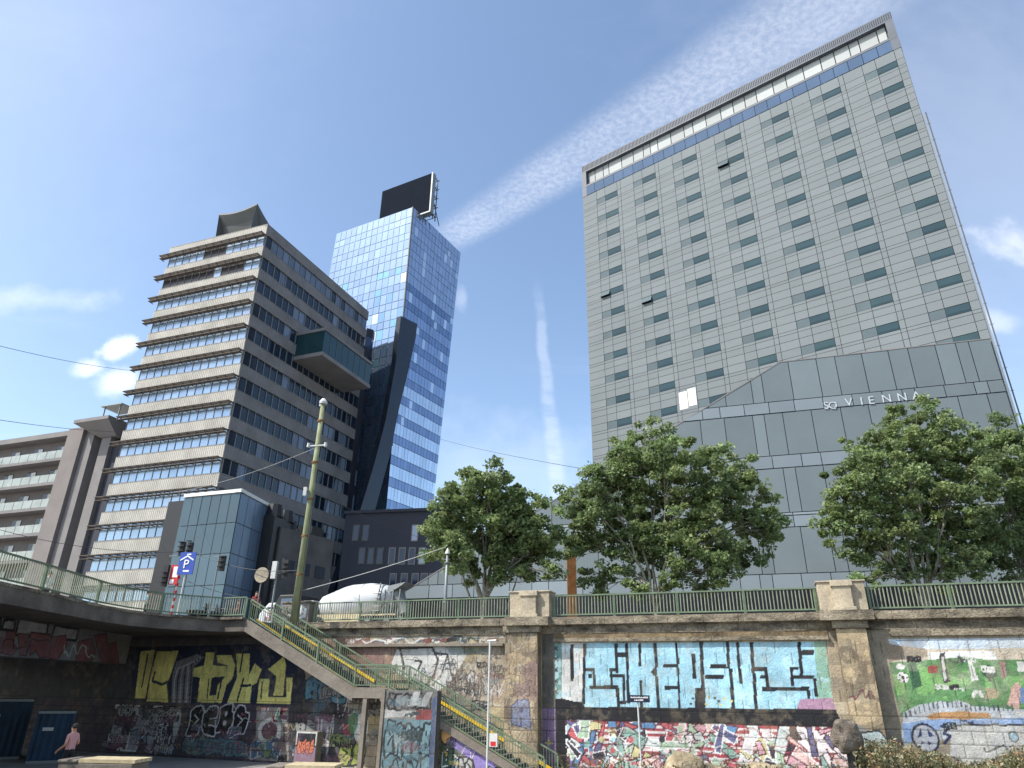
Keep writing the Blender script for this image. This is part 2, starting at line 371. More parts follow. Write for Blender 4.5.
b = MB(); b.pbox(W, -60, 60, 5.2, STREET-.13, -30, -6.502); b.build('road', 'asphalt', origin=W.pt(0, 5.2, -10)); tag(bpy.data.objects['road'], kind='structure')
b = MB(); b.pbox(W, -60, 60, 5.0, 5.2, -30, -.6); b.build('roadbed', 'concrete', origin=W.pt(0, 5.0, -10)); tag(bpy.data.objects['roadbed'], kind='structure')
b = MB()
for dd in (-13.5, -20.5):
    for k in range(-14, 15): b.pbox(W, k*4, k*4+2, STREET-.13, STREET-.124, dd-.06, dd+.06)
o = b.build('road_marking', 'metal_white', origin=W.pt(0, STREET-.13, -14)); tag(o, kind='structure')
sheet('square', [W.pt(-400, STREET-.01, -30.002), W.pt(400, STREET-.01, -30.002), W.pt(400, STREET-.01, -500), W.pt(-400, STREET-.01, -500)], 'paving')

S = W.off(2.5)
edge = [(-18.3, -20), (-18.35, 10), (-18.4, 24), (-18.55, 28), (-18.8, 31.5), (-18.95, 33.6), (-18.75, 35.6), (-18.1, 37.3), (-16.9, 38.35), tuple(S.pt(-24.5, 0)[:2]), tuple(S.pt(-22.95, 0)[:2])]
deck = edge + [tuple(W.pt(-22.95, 0, .02)[:2]), tuple(W.pt(-58, 0, .02)[:2]), (-47, -20)]
bridge = empty('road_bridge', (-30, 30, 5.25)); tag(bridge, 'dark concrete road bridge over the quay at the left, curving into the stairs', 'bridge')
b = MB(); b.prism([(x, y, 5.3) for x, y in deck][::-1], (0, 0, .6)); b.build('deck', 'deck_concrete', bridge)
b = MB()   # kerb lip along the edge
for (x0, y0), (x1, y1) in zip(edge[:-1], edge[1:]): b.bar((x0-.12, y0-.03, 5.96), (x1-.12, y1-.03, 5.96), .3, .12)
b.build('kerb', 'coping', bridge)
GI = Plane((-22.5, 0, 0), -90)     # inner girder, u is the world Y
b = MB(); b.box(-24.2, -22.53, -20, 43.6, 3.72, 5.3); b.build('girder', 'dark_concrete', bridge)
b = MB(); b.box(-36.2, -34.5, -20, 50, 3.72, 5.3); b.build('girder', 'dark_concrete', bridge)
for xx in (-29.0,):
    b = MB()
    for yy in (12, 26, 40): b.box(xx-.5, xx+.5, yy-.5, yy+.5, GROUND, 5.3)
    b.build('pier', 'dark_concrete', bridge)
cv = Canvas(GI, 20, 43.5, 3.73, 5.28, .04, srgb(120, 118, 118), block=(40, 9), var=.05, seed=5)
z6 = lambda pts: [(x/6.4, 590+y/6.4) for x, y in pts]
for q in ([(-60, 170), (5, 180), (0, 250), (-60, 240)], [(28, 190), (100, 190), (88, 262), (8, 250)], [(122, 180), (308, 210), (292, 305), (98, 285)], [(352, 225), (502, 250), (484, 325), (330, 300)]):
    q = cv.px(z6(q)); cv.poly(q, srgb(150, 148, 150)); cv.line(q+[q[0]], .13, srgb(25, 25, 35))
ma = srgb(130, 70, 75)
cv.ppoly(z6([(-60, 300), (20, 300), (0, 420), (-60, 420)]), ma)
for q in ([(45, 260), (100, 265), (85, 340), (110, 380), (70, 420), (5, 400)], [(110, 280), (180, 280), (185, 350), (170, 420), (125, 420)], [(195, 270), (320, 285), (330, 430), (250, 435), (230, 390), (190, 420)], [(330, 300), (420, 290), (430, 350), (370, 440), (310, 440)], [(500, 330), (590, 310), (610, 400), (580, 460), (480, 465)], [(600, 290), (680, 280), (690, 350), (740, 330), (760, 470), (650, 475)]):
    q = cv.px(z6(q)); cv.poly(q, ma); cv.line(q+[q[0]], .05, srgb(70, 30, 40))
cv.scribble(37.0, 40.0, 3.9, 4.5, 12, srgb(170, 190, 185), .06)
cv.scribble(30.0, 36.0, 3.8, 4.6, 16, srgb(40, 30, 40), .06)
cv.build('girder_face', bridge, d=.012)

def fence_line(parent, pts, z, spacing, hgt=1.05, pick=.15, name='railing', splitbays=True):
    """green steel railing along ground polyline pts (x, y); children: rails, posts, one baluster mesh per bay"""
    P = [np.array(p, float) for p in pts]; seg = [np.linalg.norm(b_-a_) for a_, b_ in zip(P[:-1], P[1:])]; tot = sum(seg)
    def at(s_):
        for a_, b_, L_ in zip(P[:-1], P[1:], seg):
            if s_ <= L_+1e-6: return a_+(b_-a_)*min(1, s_/L_)
            s_ -= L_
        return P[-1]
    r = MB()
    for a_, b_ in zip(P[:-1], P[1:]):
        r.bar((a_[0], a_[1], z+hgt-.03), (b_[0], b_[1], z+hgt-.03), .09, .06); r.bar((a_[0], a_[1], z+.12), (b_[0], b_[1], z+.12), .06, .06)
    r.build('rail', 'green_paint', parent)
    nb = max(1, int(round(tot/spacing))); L = tot/nb
    for k in range(nb+1):
        p = at(k*L); m = MB(); m.box(p[0]-.05, p[0]+.05, p[1]-.05, p[1]+.05, z-.02, z+hgt-.061); m.build('post', 'green_paint', parent)
    for k in range(nb):
        m = MB(); n = int(L/pick)
        for q in range(1, n):
            p = at(k*L+q*L/n); t = .012; w = .02
            j = random.uniform(-.012, .012)
            m.box8([(p[0]-w, p[1]-t, z+.151), (p[0]+w, p[1]-t, z+.151), (p[0]+w, p[1]+t, z+.151), (p[0]-w, p[1]+t, z+.151),
                    (p[0]-w+j, p[1]-t, z+hgt-.062), (p[0]+w+j, p[1]-t, z+hgt-.062), (p[0]+w+j, p[1]+t, z+hgt-.062), (p[0]-w+j, p[1]+t, z+hgt-.062)])
        m.build('balusters', 'picket', parent)
e = empty('metal_railing', (-18.6, 30, STREET)); tag(e, 'green metal railing on the bridge edge, curving round to the top of the stairs', 'railing', 'green metal railings')
fence_line(e, [(x-.12, y-.02) for x, y in edge[1:]], 6.02, 4.7)
for (ua, ub, lab, sp) in ((-20.6, -8.75, 'green metal railing left of the first stone pedestal, in front of the mixer truck', 2.95),
                      (-6.6, 5.5, 'green metal railing between the two stone pedestals, above the pale blue mural', 3.0),
                      (7.5, 26, 'green metal railing right of the second stone pedestal, above the green mural', 3.05)):
    e = empty('metal_railing', W.pt(ua, STREET, -.15)); tag(e, lab, 'railing', 'green metal railings')
    fence_line(e, [W.pt(ua+.06, 0, -.15)[:2], W.pt(ub-.06, 0, -.15)[:2]], 5.92, sp)

# ================================================================== quay wall with its murals
wall = empty('retaining_wall', W.pt(0, GROUND)); tag(wall, 'tall stone quay wall covered with murals and graffiti, two stone pedestals on top', 'wall')
b = MB(); b.pbox(W, -60, 60, GROUND, 5.5, -.6, -.07); b.build('wall_core', 'dark_concrete', wall)
def stones(P, u0, u1, z0, z1, d0, d1, name, m, lmin=1.3, lmax=2.4, jit=.02):
    mb = MB(); u = u0
    while u < u1-.01:
        L = min(random.uniform(lmin, lmax), u1-u)
        if u1-u-L < .5: L = u1-u
        a = random.uniform(0, jit); mb.pbox(P, u+.008, u+L-.008, z0, z1-a*.3, d0, d1-a); u += L
    return mb.build(name, m, wall)
stones(W, -22.9, 40, 5.56, STREET, -.62, .28, 'coping', 'coping')
stones(W, -22.9, 40, 5.5, 5.56, -.6, .12, 'bed_moulding', 'coping')
stones(W, -22.9, 40, 5.16, 5.498, .002, .07, 'frieze', 'coping', 1., 2.)
stones(W, -6.55, 5.7, 4.78, 4.94, .002, .17, 'moulding', 'coping', 2., 3.)
stones(W, -6.55, 5.7, 4.945, 5.155, .002, .05, 'frieze', 'sandstone', 1., 2.)
stones(W, 8.1, 40, 4.9, 5.155, .002, .12, 'moulding', 'coping', 1.2, 2.6)
stones(W, -18.6, -9.1, 4.62, 4.74, .002, .24, 'ledge', 'concrete', 2., 3.)
PIER = .55
for (ua, ub, pa, pb) in ((-8.85, -7.2, -8.72, -6.67), (6.0, 7.15, 5.56, 7.43)):
    stones(W, ua-.12, ub+.12, 5.2, 5.5, .075, PIER+.1, 'pier_capital', 'coping', 3, 4)
    stones(W, pa-.1, pb+.1, 5.505, 5.9, .285, PIER+.3, 'pier_cornice', 'coping', 3, 4)
    m = MB(); m.pbox(W, pa, pb, 5.905, 7.1, -.7, .32); m.pbox(W, pa-.06, pb+.06, 7.1, 7.17, -.76, .38)
    m.build('pedestal', 'pedestal', wall, bevel=.02)
    w_ = pb-pa; m = MB(); a, c_ = pa+w_*.3, pa+w_*.72
    m.pbox(W, a-.05, c_+.05, 5.905, 6.05, .325, .62); m.pbox(W, a-.04, c_+.04, 6.9, 7.15, .325, .62); m.pbox(W, a+.04, c_-.04, 6.05, 6.9, .325, .55)
    m.build('pedestal_panel', 'pedestal', wall, bevel=.015)
    m = MB(); m.pbox(W, ua, ub, GROUND, 5.2, .0, PIER); m.build('pier', 'sandstone', wall)

cv = Canvas(W, -44, 24, GROUND, 5.16, .036, srgb(160, 146, 120), block=(1.05, .47), var=.22, seed=11)
BK = srgb(26, 27, 32); WH = srgb(204, 204, 196)
Z = lambda ox, oy, s_: (lambda pts: [(ox+x/s_, oy+y/s_) for x, y in pts])
# -- section between the stairs and the first pier
z4 = Z(340, 640, 4.654)
n_ = cv.noise(2.2, 9); m_ = (cv.U < -8.9) & (cv.U > -23)
cv._apply(m_ & (n_ > .56), srgb(178, 160, 112), .7); cv._apply(m_ & (n_ < .42), srgb(128, 116, 100), .6)
cv.ppoly(z4([(-60, -20), (240, 10), (270, 60), (260, 150), (80, 160), (-60, 60)]), srgb(125, 78, 72), .75)
cv.ppoly(z4([(270, 30), (560, 28), (590, 70), (545, 150), (520, 200), (430, 250), (340, 190), (230, 140), (250, 80)]), WH, .92)
cv.ppoly(z4([(480, 20), (690, 40), (680, 60), (520, 70)]), srgb(90, 130, 120), .5)
for q, w in (([(278, 36), (300, 130)], .13), ([(268, 38), (430, 34), (455, 90), (440, 160), (398, 214)], .12), ([(452, 62), (500, 68), (468, 175)], .09), ([(500, 68), (526, 195)], .09), ([(440, 115), (540, 108)], .07),
             ([(350, 96), (380, 100), (364, 138)], .12), ([(528, 168), (534, 200)], .06), ([(548, 170), (552, 196), (566, 172), (572, 200)], .06), ([(600, 168), (606, 196)], .06), ([(640, 170), (618, 184), (644, 196)], .06), ([(655, 170), (655, 196), (690, 196)], .06), ([(655, 182), (682, 180)], .05)):
    cv.pline(z4(q), w, srgb(45, 42, 44), .9)
for k in range(7): cv.scribble(-15+k*.9, -13.2+k*.95, 2.1+.2*(k % 3), 4.0, 9, [srgb(70, 66, 66), srgb(190, 188, 180), srgb(100, 95, 90)][k % 3], .06, .75)
cv.scribble(-16.5, -10.5, 4.78, 5.1, 26, srgb(60, 90, 110), .07, .8); cv.scribble(-17.5, -12.5, 4.76, 5.1, 18, srgb(205, 205, 200), .08, .8); cv.scribble(-12.9, -10.0, 4.8, 5.1, 14, srgb(40, 60, 50), .07, .8)
cv.ppoly(z4([(690, 150), (780, 160), (770, 300), (690, 290)]), srgb(150, 120, 110), .45)
cv.drips(160, 2.5, srgb(70, 62, 50), .5)
cv.busy(-18.2, -9.0, -.9, 2.6, 60, [srgb(70, 66, 66), srgb(190, 188, 180), srgb(120, 60, 60), srgb(80, 110, 130), srgb(170, 150, 100), srgb(60, 90, 70)], .6, (.5, 1.1))
for k in range(46):
    u = cv.r.uniform(-16, -9.3); z = cv.r.uniform(-.5, 4.2); cv.scribble(u, u+cv.r.uniform(.5, 1.4), z, z+cv.r.uniform(.2, .5), 7, [srgb(60, 56, 58), srgb(195, 192, 185), srgb(95, 70, 70), srgb(70, 90, 110), srgb(150, 130, 95)][k % 5], .035, .7)
for k in range(5): cv.scribble(-12.5+k*.6, -10.9+k*.6, 2.2, 3.6, 10, [srgb(200, 200, 195), srgb(60, 55, 60)][k % 2], .05, .7)
cv.busy(-13.2, -9.0, 2.4, 4.5, 26, [srgb(80, 74, 72), srgb(150, 140, 120), srgb(110, 80, 76), srgb(105, 115, 120)], .35, (.4, .9))
cv.busy(-22, -9.0, 4.78, 5.12, 26, [srgb(60, 80, 90), srgb(190, 185, 175), srgb(120, 60, 55), srgb(50, 60, 50)], .6, (.25, .4))
# -- blue lettering mural
zA = Z(540, 630, 5.5625); zB = Z(690, 630, 5.565)
BLU = srgb(138, 200, 220); blk = srgb(30, 32, 38)
full = cv.px(zA([(62, 72)])+zB([(720, 68), (815, 445)])+zA([(64, 432)]))
cv.poly(cv.px(zA([(62, 72), (125, 72), (125, 380), (62, 378)])), srgb(98, 145, 135))
cv.poly(cv.px(zA([(122, 72), (243, 72), (238, 402), (122, 402)])), srgb(205, 206, 200))
cv.poly(cv.px(zA([(243, 72)])+zB([(720, 66), (700, 442)])+zA([(243, 434)])), BLU)
cv.poly(cv.px(zB([(690, 66), (752, 60), (770, 200), (795, 385), (712, 385), (706, 260)])), srgb(128, 180, 155))
cv.poly(cv.px(zB([(612, 385), (790, 378), (812, 446), (590, 444)])), srgb(165, 120, 150))
nn = cv.noise(.5, 21)
mm = cv.mask_poly(full); cv._apply(mm & (nn > .62), srgb(170, 215, 228), .5)
A = lambda *r: [cv.poly(cv.px(zA([(x0, y0), (x1, y0), (x1+sk, y1), (x0+sk, y1)])), blk) for (x0, x1, y0, y1, sk) in r]
B = lambda *r: [cv.poly(cv.px(zB([(x0, y0), (x1, y0), (x1+sk, y1), (x0+sk, y1)])), blk) for (x0, x1, y0, y1, sk) in r]
A((168, 188, 78, 285, 0), (240, 256, 74, 412, -6), (122, 245, 398, 412, 0), (250, 305, 210, 228, 0), (290, 306, 212, 318, 6), (268, 290, 244, 266, 0), (275, 438, 308, 328, 0), (420, 440, 322, 425, 8), (438, 482, 394, 412, 0), (458, 472, 245, 402, 4), (388, 472, 243, 262, 0), (384, 426, 212, 230, 0), (388, 402, 215, 312, 4),
  (414, 432, 72, 240, 4), (432, 478, 122, 152, 0), (474, 490, 72, 410, 10), (547, 562, 72, 205, 2), (553, 568, 280, 430, 4), (632, 650, 72, 210, 6), (640, 658, 255, 432, 10), (686, 768, 190, 210, 0), (694, 768, 310, 332, 0), (748, 764, 72, 190, 12), (762, 774, 208, 434, 8), (840, 862, 132, 270, 10), (862, 888, 322, 436, 4))
cv.poly(cv.px(zA([(645, 200), (615, 232), (648, 265), (652, 232)])), blk)
B((52, 72, 66, 330, 10), (28, 86, 322, 436, 0), (112, 202, 188, 212, 0), (84, 188, 250, 272, 0), (200, 218, 66, 215, 6), (216, 236, 213, 440, 14), (255, 272, 66, 215, 10), (264, 284, 213, 300, 10), (332, 352, 66, 242, 10), (346, 366, 238, 442, 12), (354, 432, 206, 230, 0), (414, 432, 226, 316, 10), (390, 418, 252, 272, 0),
  (400, 664, 316, 340, 0), (648, 666, 336, 382, 6), (554, 572, 205, 312, 8), (570, 606, 204, 222, 0), (572, 690, 250, 272, 0), (596, 616, 66, 256, 16), (684, 702, 268, 372, 10), (622, 690, 112, 142, 0))
for yy in (90, 150, 210, 272, 330): cv.pline(zA([(78, yy), (98, yy+22)]), .06, srgb(40, 60, 70)); cv.pline(zA([(98, yy), (80, yy+24)]), .05, srgb(40, 60, 70))
for k in range(26):
    u = cv.r.uniform(-5.6, 4.2); z = cv.r.uniform(2.2, 4.5); cv.line([(u, z), (u+cv.r.uniform(-.05, .05), z-cv.r.uniform(.05, .3))], .03, srgb(60, 70, 90), .7)
for k in range(12): cv.ell(cv.r.uniform(-.6, 1.5), cv.r.uniform(2.1, 2.5), .06, .05, [srgb(200, 190, 90), srgb(30, 40, 30)][k % 2])
cv.poly(cv.px(zA([(62, 425), (62, 520)])+zB([(845, 520), (812, 442)])), srgb(24, 24, 30))
cv.poly(cv.px(zA([(62, 380), (125, 380), (245, 412), (250, 440), (62, 440)])), srgb(24, 24, 30))
# -- wildstyle strip below
zt = 1.42; u0_, u1_ = -6.0, 5.9
cv.poly([(-6.55, -1), (6, -1), (6, zt+.3), (-6.55, zt+.3)], srgb(24, 24, 30))
for k in range(22):
    z = -1+k*.115; c = [srgb(165, 50, 60), srgb(215, 200, 196)][k % 2]
    cv.poly([(u0_+.4*abs(math.sin(k)), z), (u1_-.1, z), (u1_-.25, min(zt, z+.115)), (u0_+.3*abs(math.sin(k*2)), min(zt, z+.115))] if z < zt-.1 else [(u0_+1, z), (u0_+1.01, z), (u0_+1.01, z+.01)], c)
pal = [srgb(205, 145, 155), srgb(130, 170, 155), srgb(70, 125, 170), srgb(195, 185, 120), srgb(190, 200, 195), srgb(160, 190, 155), srgb(195, 75, 85), srgb(95, 95, 140), srgb(220, 178, 168), srgb(150, 190, 205), srgb(215, 205, 205), srgb(60, 55, 65)]
cv.wild(u0_, u1_-.1, -.9, zt, 200, pal, out=(.10, .02, .03), size=.4)
for k in range(30): cv.ell(cv.r.uniform(u0_, u1_-.4), cv.r.uniform(-.6, zt-.2), cv.r.uniform(.06, .15), cv.r.uniform(.06, .15), pal[cv.r.integers(len(pal))])
for k in range(60):
    u = cv.r.uniform(u0_, u1_-.9); z = cv.r.uniform(-.7, zt-.35); cv.scribble(u, u+.8, z, z+.3, 5, [BK, WH, srgb(170, 40, 55)][k % 3], .035, .8)
# -- strip beside the first pier: purple paint below, pier's cast shadow painted grey above
cv.poly([(-7.15, GROUND), (-6.5, GROUND), (-6.5, 1.9), (-7.15, 1.9)], srgb(120, 95, 128)); cv.poly([(-7.15, 1.9), (-6.5, 1.9), (-6.5, 5.2), (-7.15, 5.2)], srgb(92, 88, 78))
q = []
for k in range(8):
    r_ = .22 if k % 2 == 0 else .08; q.append((-6.85+r_*math.cos(k*math.pi/4), .45+r_*math.sin(k*math.pi/4)))
cv.poly(q, srgb(190, 180, 90))
# -- right of the second pier: green park mural
zG = Z(884, 620, 5.186)
cv.poly([(7.2, -1), (24, -1), (24, 5.2), (7.2, 5.2)], srgb(140, 128, 105))
cv.poly(cv.px(zG([(20, 100), (900, 90), (900, 160), (250, 160), (60, 190)])), srgb(175, 192, 205)); cv.poly(cv.px(zG([(200, 150), (900, 145), (900, 230), (40, 225), (60, 190)])), srgb(190, 175, 150))
cv.poly(cv.px(zG([(230, 165), (560, 160), (590, 205), (420, 215), (230, 205)])), srgb(215, 218, 215)); cv.poly(cv.px(zG([(60, 105), (230, 105), (200, 150), (110, 150)])), srgb(120, 145, 170))
cv.poly(cv.px(zG([(0, 120), (220, 150), (230, 190), (30, 215)])), srgb(140, 122, 98))
cv.poly(cv.px(zG([(30, 220), (250, 205), (420, 190), (560, 210), (900, 200), (900, 480), (90, 500), (60, 400)])), srgb(84, 138, 76))
gm = cv.noise(.8, 31); m_ = cv.mask_poly(cv.px(zG([(30, 220), (900, 200), (900, 480), (90, 500)]))); cv._apply(m_ & (gm > .58), srgb(62, 120, 60), .8); cv._apply(m_ & (gm < .36), srgb(115, 175, 85), .8)
cv.pell(*zG([(545, 268)])[0], 8, 7, srgb(38, 75, 52)); cv.pline(zG([(548, 290), (548, 312)]), .1, srgb(60, 50, 40))
cv.poly(cv.px(zG([(120, 225), (165, 215), (200, 340), (150, 360)])), srgb(48, 96, 62))
cv.pell(*zG([(85, 242)])[0], 4.5, 3, WH); cv.pell(*zG([(98, 298)])[0], 5.5, 5.5, WH); cv.pell(*zG([(98, 298)])[0], 1.8, 1.8, BK)
for a in range(5): cv.pell(*zG([(98+22*math.cos(a*1.257), 298+22*math.sin(a*1.257))])[0], 1, 1, BK)
cv.poly(cv.px(zG([(225, 245), (250, 232), (280, 240), (278, 275), (230, 275)])), srgb(150, 58, 48))
cv.poly(cv.px(zG([(285, 175), (315, 168), (325, 250), (345, 320), (310, 330), (298, 260)])), srgb(60, 62, 62)); cv.poly(cv.px(zG([(295, 190), (310, 190), (325, 310), (312, 318)])), srgb(185, 185, 180))
cv.poly(cv.px(zG([(437, 218), (455, 215), (490, 310), (455, 318)])), srgb(205, 208, 200)); cv.pline(zG([(462, 395), (470, 375), (495, 372), (508, 395)]), .12, WH)
cv.poly(cv.px(zG([(600, 215), (625, 215), (635, 295), (610, 300)])), srgb(165, 110, 110)); cv.poly(cv.px(zG([(690, 218), (740, 218), (740, 270), (695, 270)])), WH)
cv.poly(cv.px(zG([(525, 350), (590, 360), (590, 408), (525, 405)])), srgb(150, 130, 85)); cv.poly(cv.px(zG([(640, 440), (665, 340), (695, 320), (712, 350), (700, 470)])), srgb(195, 150, 135)); cv.poly(cv.px(zG([(705, 350), (900, 340), (900, 430), (705, 430)])), srgb(85, 120, 165))
q = [(100, 480), (180, 440), (300, 420), (340, 430), (380, 415), (430, 430), (450, 445), (640, 460), (900, 470), (900, 620), (90, 620)]
cv.poly(cv.px(zG(q)), srgb(165, 172, 178))
for k in range(24):
    x = 110+k*24; y = 478-55*math.sin(min(1, k/9)*1.57)+ (k > 12)*18; cv.pline(zG([(x, y), (x+6, y+28)]), .05, srgb(70, 80, 90)); 
cv.poly(cv.px(zG([(215, 500), (260, 480), (400, 474), (540, 482), (560, 505), (400, 518), (240, 520)])), srgb(175, 125, 60))
cv.poly(cv.px(zG([(90, 540), (240, 515), (560, 515), (900, 500), (900, 545), (300, 560), (110, 650)])), srgb(110, 145, 190))
cv.poly(cv.px(zG([(350, 548), (600, 545), (900, 540), (900, 800), (340, 800)])), srgb(172, 172, 168))
cv.pell(*zG([(215, 612)])[0], 14, 15, srgb(150, 155, 165)); cv.pell(*zG([(215, 612)])[0], 14, 15, srgb(25, 35, 60), 1, .16)
for q in ([(175, 610), (190, 560), (200, 600)], [(222, 560), (258, 600), (235, 608)], [(196, 625), (208, 640), (190, 648)], [(225, 628), (250, 640), (235, 655)]): cv.poly(cv.px(zG(q)), srgb(25, 45, 90))
cv.pline(zG([(295, 550), (330, 560), (310, 590), (345, 600), (315, 640)]), .1, srgb(30, 45, 80)); cv.pline(zG([(350, 545), (590, 543), (620, 550), (640, 545), (760, 548)]), .07, srgb(25, 30, 40))
cv.pell(*zG([(672, 605)])[0], 5, 6, srgb(120, 165, 185)); cv.pell(*zG([(672, 605)])[0], 5, 6, srgb(25, 30, 40), 1, .25)
cv.scribble(8.6, 11, -.3, .5, 12, srgb(30, 35, 60), .07); cv.scribble(13, 17, -.6, .8, 16, srgb(40, 45, 60), .06); cv.scribble(10.5, 13, .2, 1.1, 9, srgb(40, 45, 60), .06)
fm = cv.U > 7.9; cv._apply(fm & (cv.noise(1.1, 77) > .5), srgb(165, 160, 140), .28); cv.busy(8.5, 14, -.5, 4.2, 16, [srgb(60, 90, 60), srgb(190, 190, 180), srgb(60, 60, 70)], .35, (.2, .5))
# -- under the bridge: yellow lettering
zY = Z(120, 640, 5.12)
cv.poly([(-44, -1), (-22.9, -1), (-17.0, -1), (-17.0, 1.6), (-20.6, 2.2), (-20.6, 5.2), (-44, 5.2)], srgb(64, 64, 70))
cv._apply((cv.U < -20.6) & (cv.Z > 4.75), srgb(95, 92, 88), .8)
nv = srgb(30, 42, 70); YE = srgb(240, 228, 95)
cv.poly(cv.px(zY([(60, 40), (700, 20), (905, 60), (920, 335), (380, 335), (60, 318)])), nv)
for q in ([(105, 58), (178, 52), (128, 300), (76, 300)], [(190, 60), (300, 55), (285, 100), (262, 170), (240, 225), (246, 320), (136, 312), (160, 170)],
          [(440, 65), (485, 65), (475, 130), (545, 135), (545, 185), (470, 192), (458, 285), (492, 282), (482, 322), (395, 318), (410, 192), (368, 185), (375, 145), (430, 130)],
          [(495, 78), (570, 78), (590, 130), (575, 200), (545, 232), (520, 322), (484, 320), (500, 230), (545, 180), (550, 130), (500, 115)],
          [(595, 70), (665, 70), (660, 180), (690, 120), (725, 150), (700, 220), (675, 232), (665, 325), (590, 322), (548, 320), (600, 190)],
          [(758, 150), (838, 85), (850, 130), (835, 285), (785, 285), (800, 185)], [(715, 200), (766, 200), (758, 292), (852, 292), (852, 192), (885, 192), (872, 328), (700, 325)]):
    cv.poly(cv.px(zY(q)), YE)
for q, w in (([(142, 75), (112, 240)], .12), ([(178, 165), (168, 210), (215, 228), (240, 215)], .14), ([(628, 72), (614, 160)], .12), ([(632, 200), (600, 310)], .12), ([(520, 205), (500, 300)], .1), ([(728, 215), (722, 300)], .08), ([(620, 235), (668, 232)], .14), ([(455, 200), (446, 300)], .08)): cv.pline(zY(q), w, nv)
cv.poly(cv.px(zY([(290, 110), (395, 72), (432, 86), (378, 140), (372, 200), (362, 322), (262, 322), (268, 180)])), srgb(120, 120, 128))
for k in range(6): cv.pline(zY([(420-k*8, 84+k*5), (366-k*14, 118+k*6), (364-k*17, 200), (354-k*16, 320)]), .09, srgb(50, 52, 60) if k % 2 == 0 else srgb(175, 175, 180))
# lower graffiti strip
cv.poly([(-44, -1), (-20.8, -1), (-20.8, 1.7), (-44, 1.7)], srgb(70, 60, 74))
lw = [srgb(215, 215, 215), srgb(150, 60, 90), srgb(80, 140, 150), srgb(200, 190, 180)]
for k in range(10): cv.wild(-33.5, -29, -.8, 1.5, 6, [srgb(150, 150, 165), srgb(120, 70, 100), srgb(175, 170, 175), srgb(70, 60, 80), srgb(110, 125, 140)], out=srgb(30, 25, 35), size=.7)
cv.ell(-32.0, 1.0, .35, .5, srgb(190, 190, 195)); cv.ell(-32.0, 1.05, .15, .22, BK); cv.ell(-28.7, .7, .22, .7, srgb(190, 190, 190)); cv.ell(-28.7, .9, .1, .2, BK)
cv.letters(-27.9, -23.9, .1, 1.65, 4, srgb(22, 20, 28), srgb(205, 200, 205), .07)
cv.letters(-27.9, -23.7, -.75, 0, 6, srgb(90, 90, 100), srgb(70, 140, 150), .06)
cv.poly(cv.px(zY([(700, 345), (862, 345), (862, 620), (690, 620)])), srgb(150, 140, 130)); cv.pell(*zY([(765, 465)])[0], 12, 13, WH); cv.pell(*zY([(765, 465)])[0], 8, 9, srgb(110, 70, 80)); cv.wild(-23.4, -21.4, .9, 1.6, 10, [WH, srgb(90, 160, 110), srgb(30, 30, 40)], size=.3)
cv.letters(-23.4, -21.5, -.8, .1, 2, srgb(60, 110, 150), WH, .06)
zU = Z(240, 680, 8.53)
cv.poly(cv.px(zU([(450, -60), (560, -60), (560, 720), (450, 720)])), srgb(45, 50, 62)); cv.poly(cv.px(zU([(530, 300), (1000, 300), (1000, 720), (530, 720)])), srgb(85, 80, 85))
cv.letters(-20.4, -17.9, 1.7, 3.1, 3, srgb(72, 140, 165), srgb(25, 40, 60), .08)
cv.poly(cv.px(zU([(640, 310), (760, 310), (755, 720), (640, 720)])), srgb(140, 120, 140)); cv.scribble(-19.4, -18.4, -.8, 1.3, 14, WH, .07)
cv.letters(-18.0, -16.4, -.9, .1, 2, srgb(150, 165, 60), srgb(30, 40, 25), .07); cv.poly(cv.px(zU([(870, 380), (955, 370), (950, 470), (890, 480)])), srgb(170, 60, 70)); cv.pell(361, 728, 7, 15, srgb(225, 228, 225)); cv.pell(353, 722, 5, 12, srgb(70, 150, 90), .8); cv.scribble(-18.3, -15.2, 1.2, 2.6, 16, srgb(190, 190, 195), .06)
cv.busy(-34, -28.2, -.9, 1.6, 40, [srgb(150, 150, 160), srgb(120, 60, 90), srgb(50, 45, 60), srgb(180, 180, 185)], .7, (.5, 1.2))
cv.busy(-23.6, -17.2, -.9, 1.6, 46, [srgb(170, 170, 170), srgb(110, 70, 90), srgb(70, 120, 130), srgb(50, 45, 55), srgb(120, 140, 70)], .75, (.4, 1.0))
cv.busy(-20.6, -15, 1.2, 4.2, 22, [srgb(80, 120, 140), srgb(130, 110, 120), srgb(160, 160, 160), srgb(60, 55, 60)], .6, (.5, 1.1))
cv.busy(-28, -23.7, -.9, 1.7, 14, [srgb(120, 110, 130), srgb(80, 130, 130), srgb(150, 90, 110)], .5, (.3, .7))
for k in range(60):
    u = cv.r.uniform(-34, -17); z = cv.r.uniform(-.8, 1.6); cv.scribble(u, u+cv.r.uniform(.4, 1), z-.15, z+.2, 6, [WH, srgb(180, 90, 120), srgb(60, 130, 140), srgb(190, 170, 80)][k % 4], .035, .55)
cv.wear = .2; cv.build('mural', wall, d=.0)

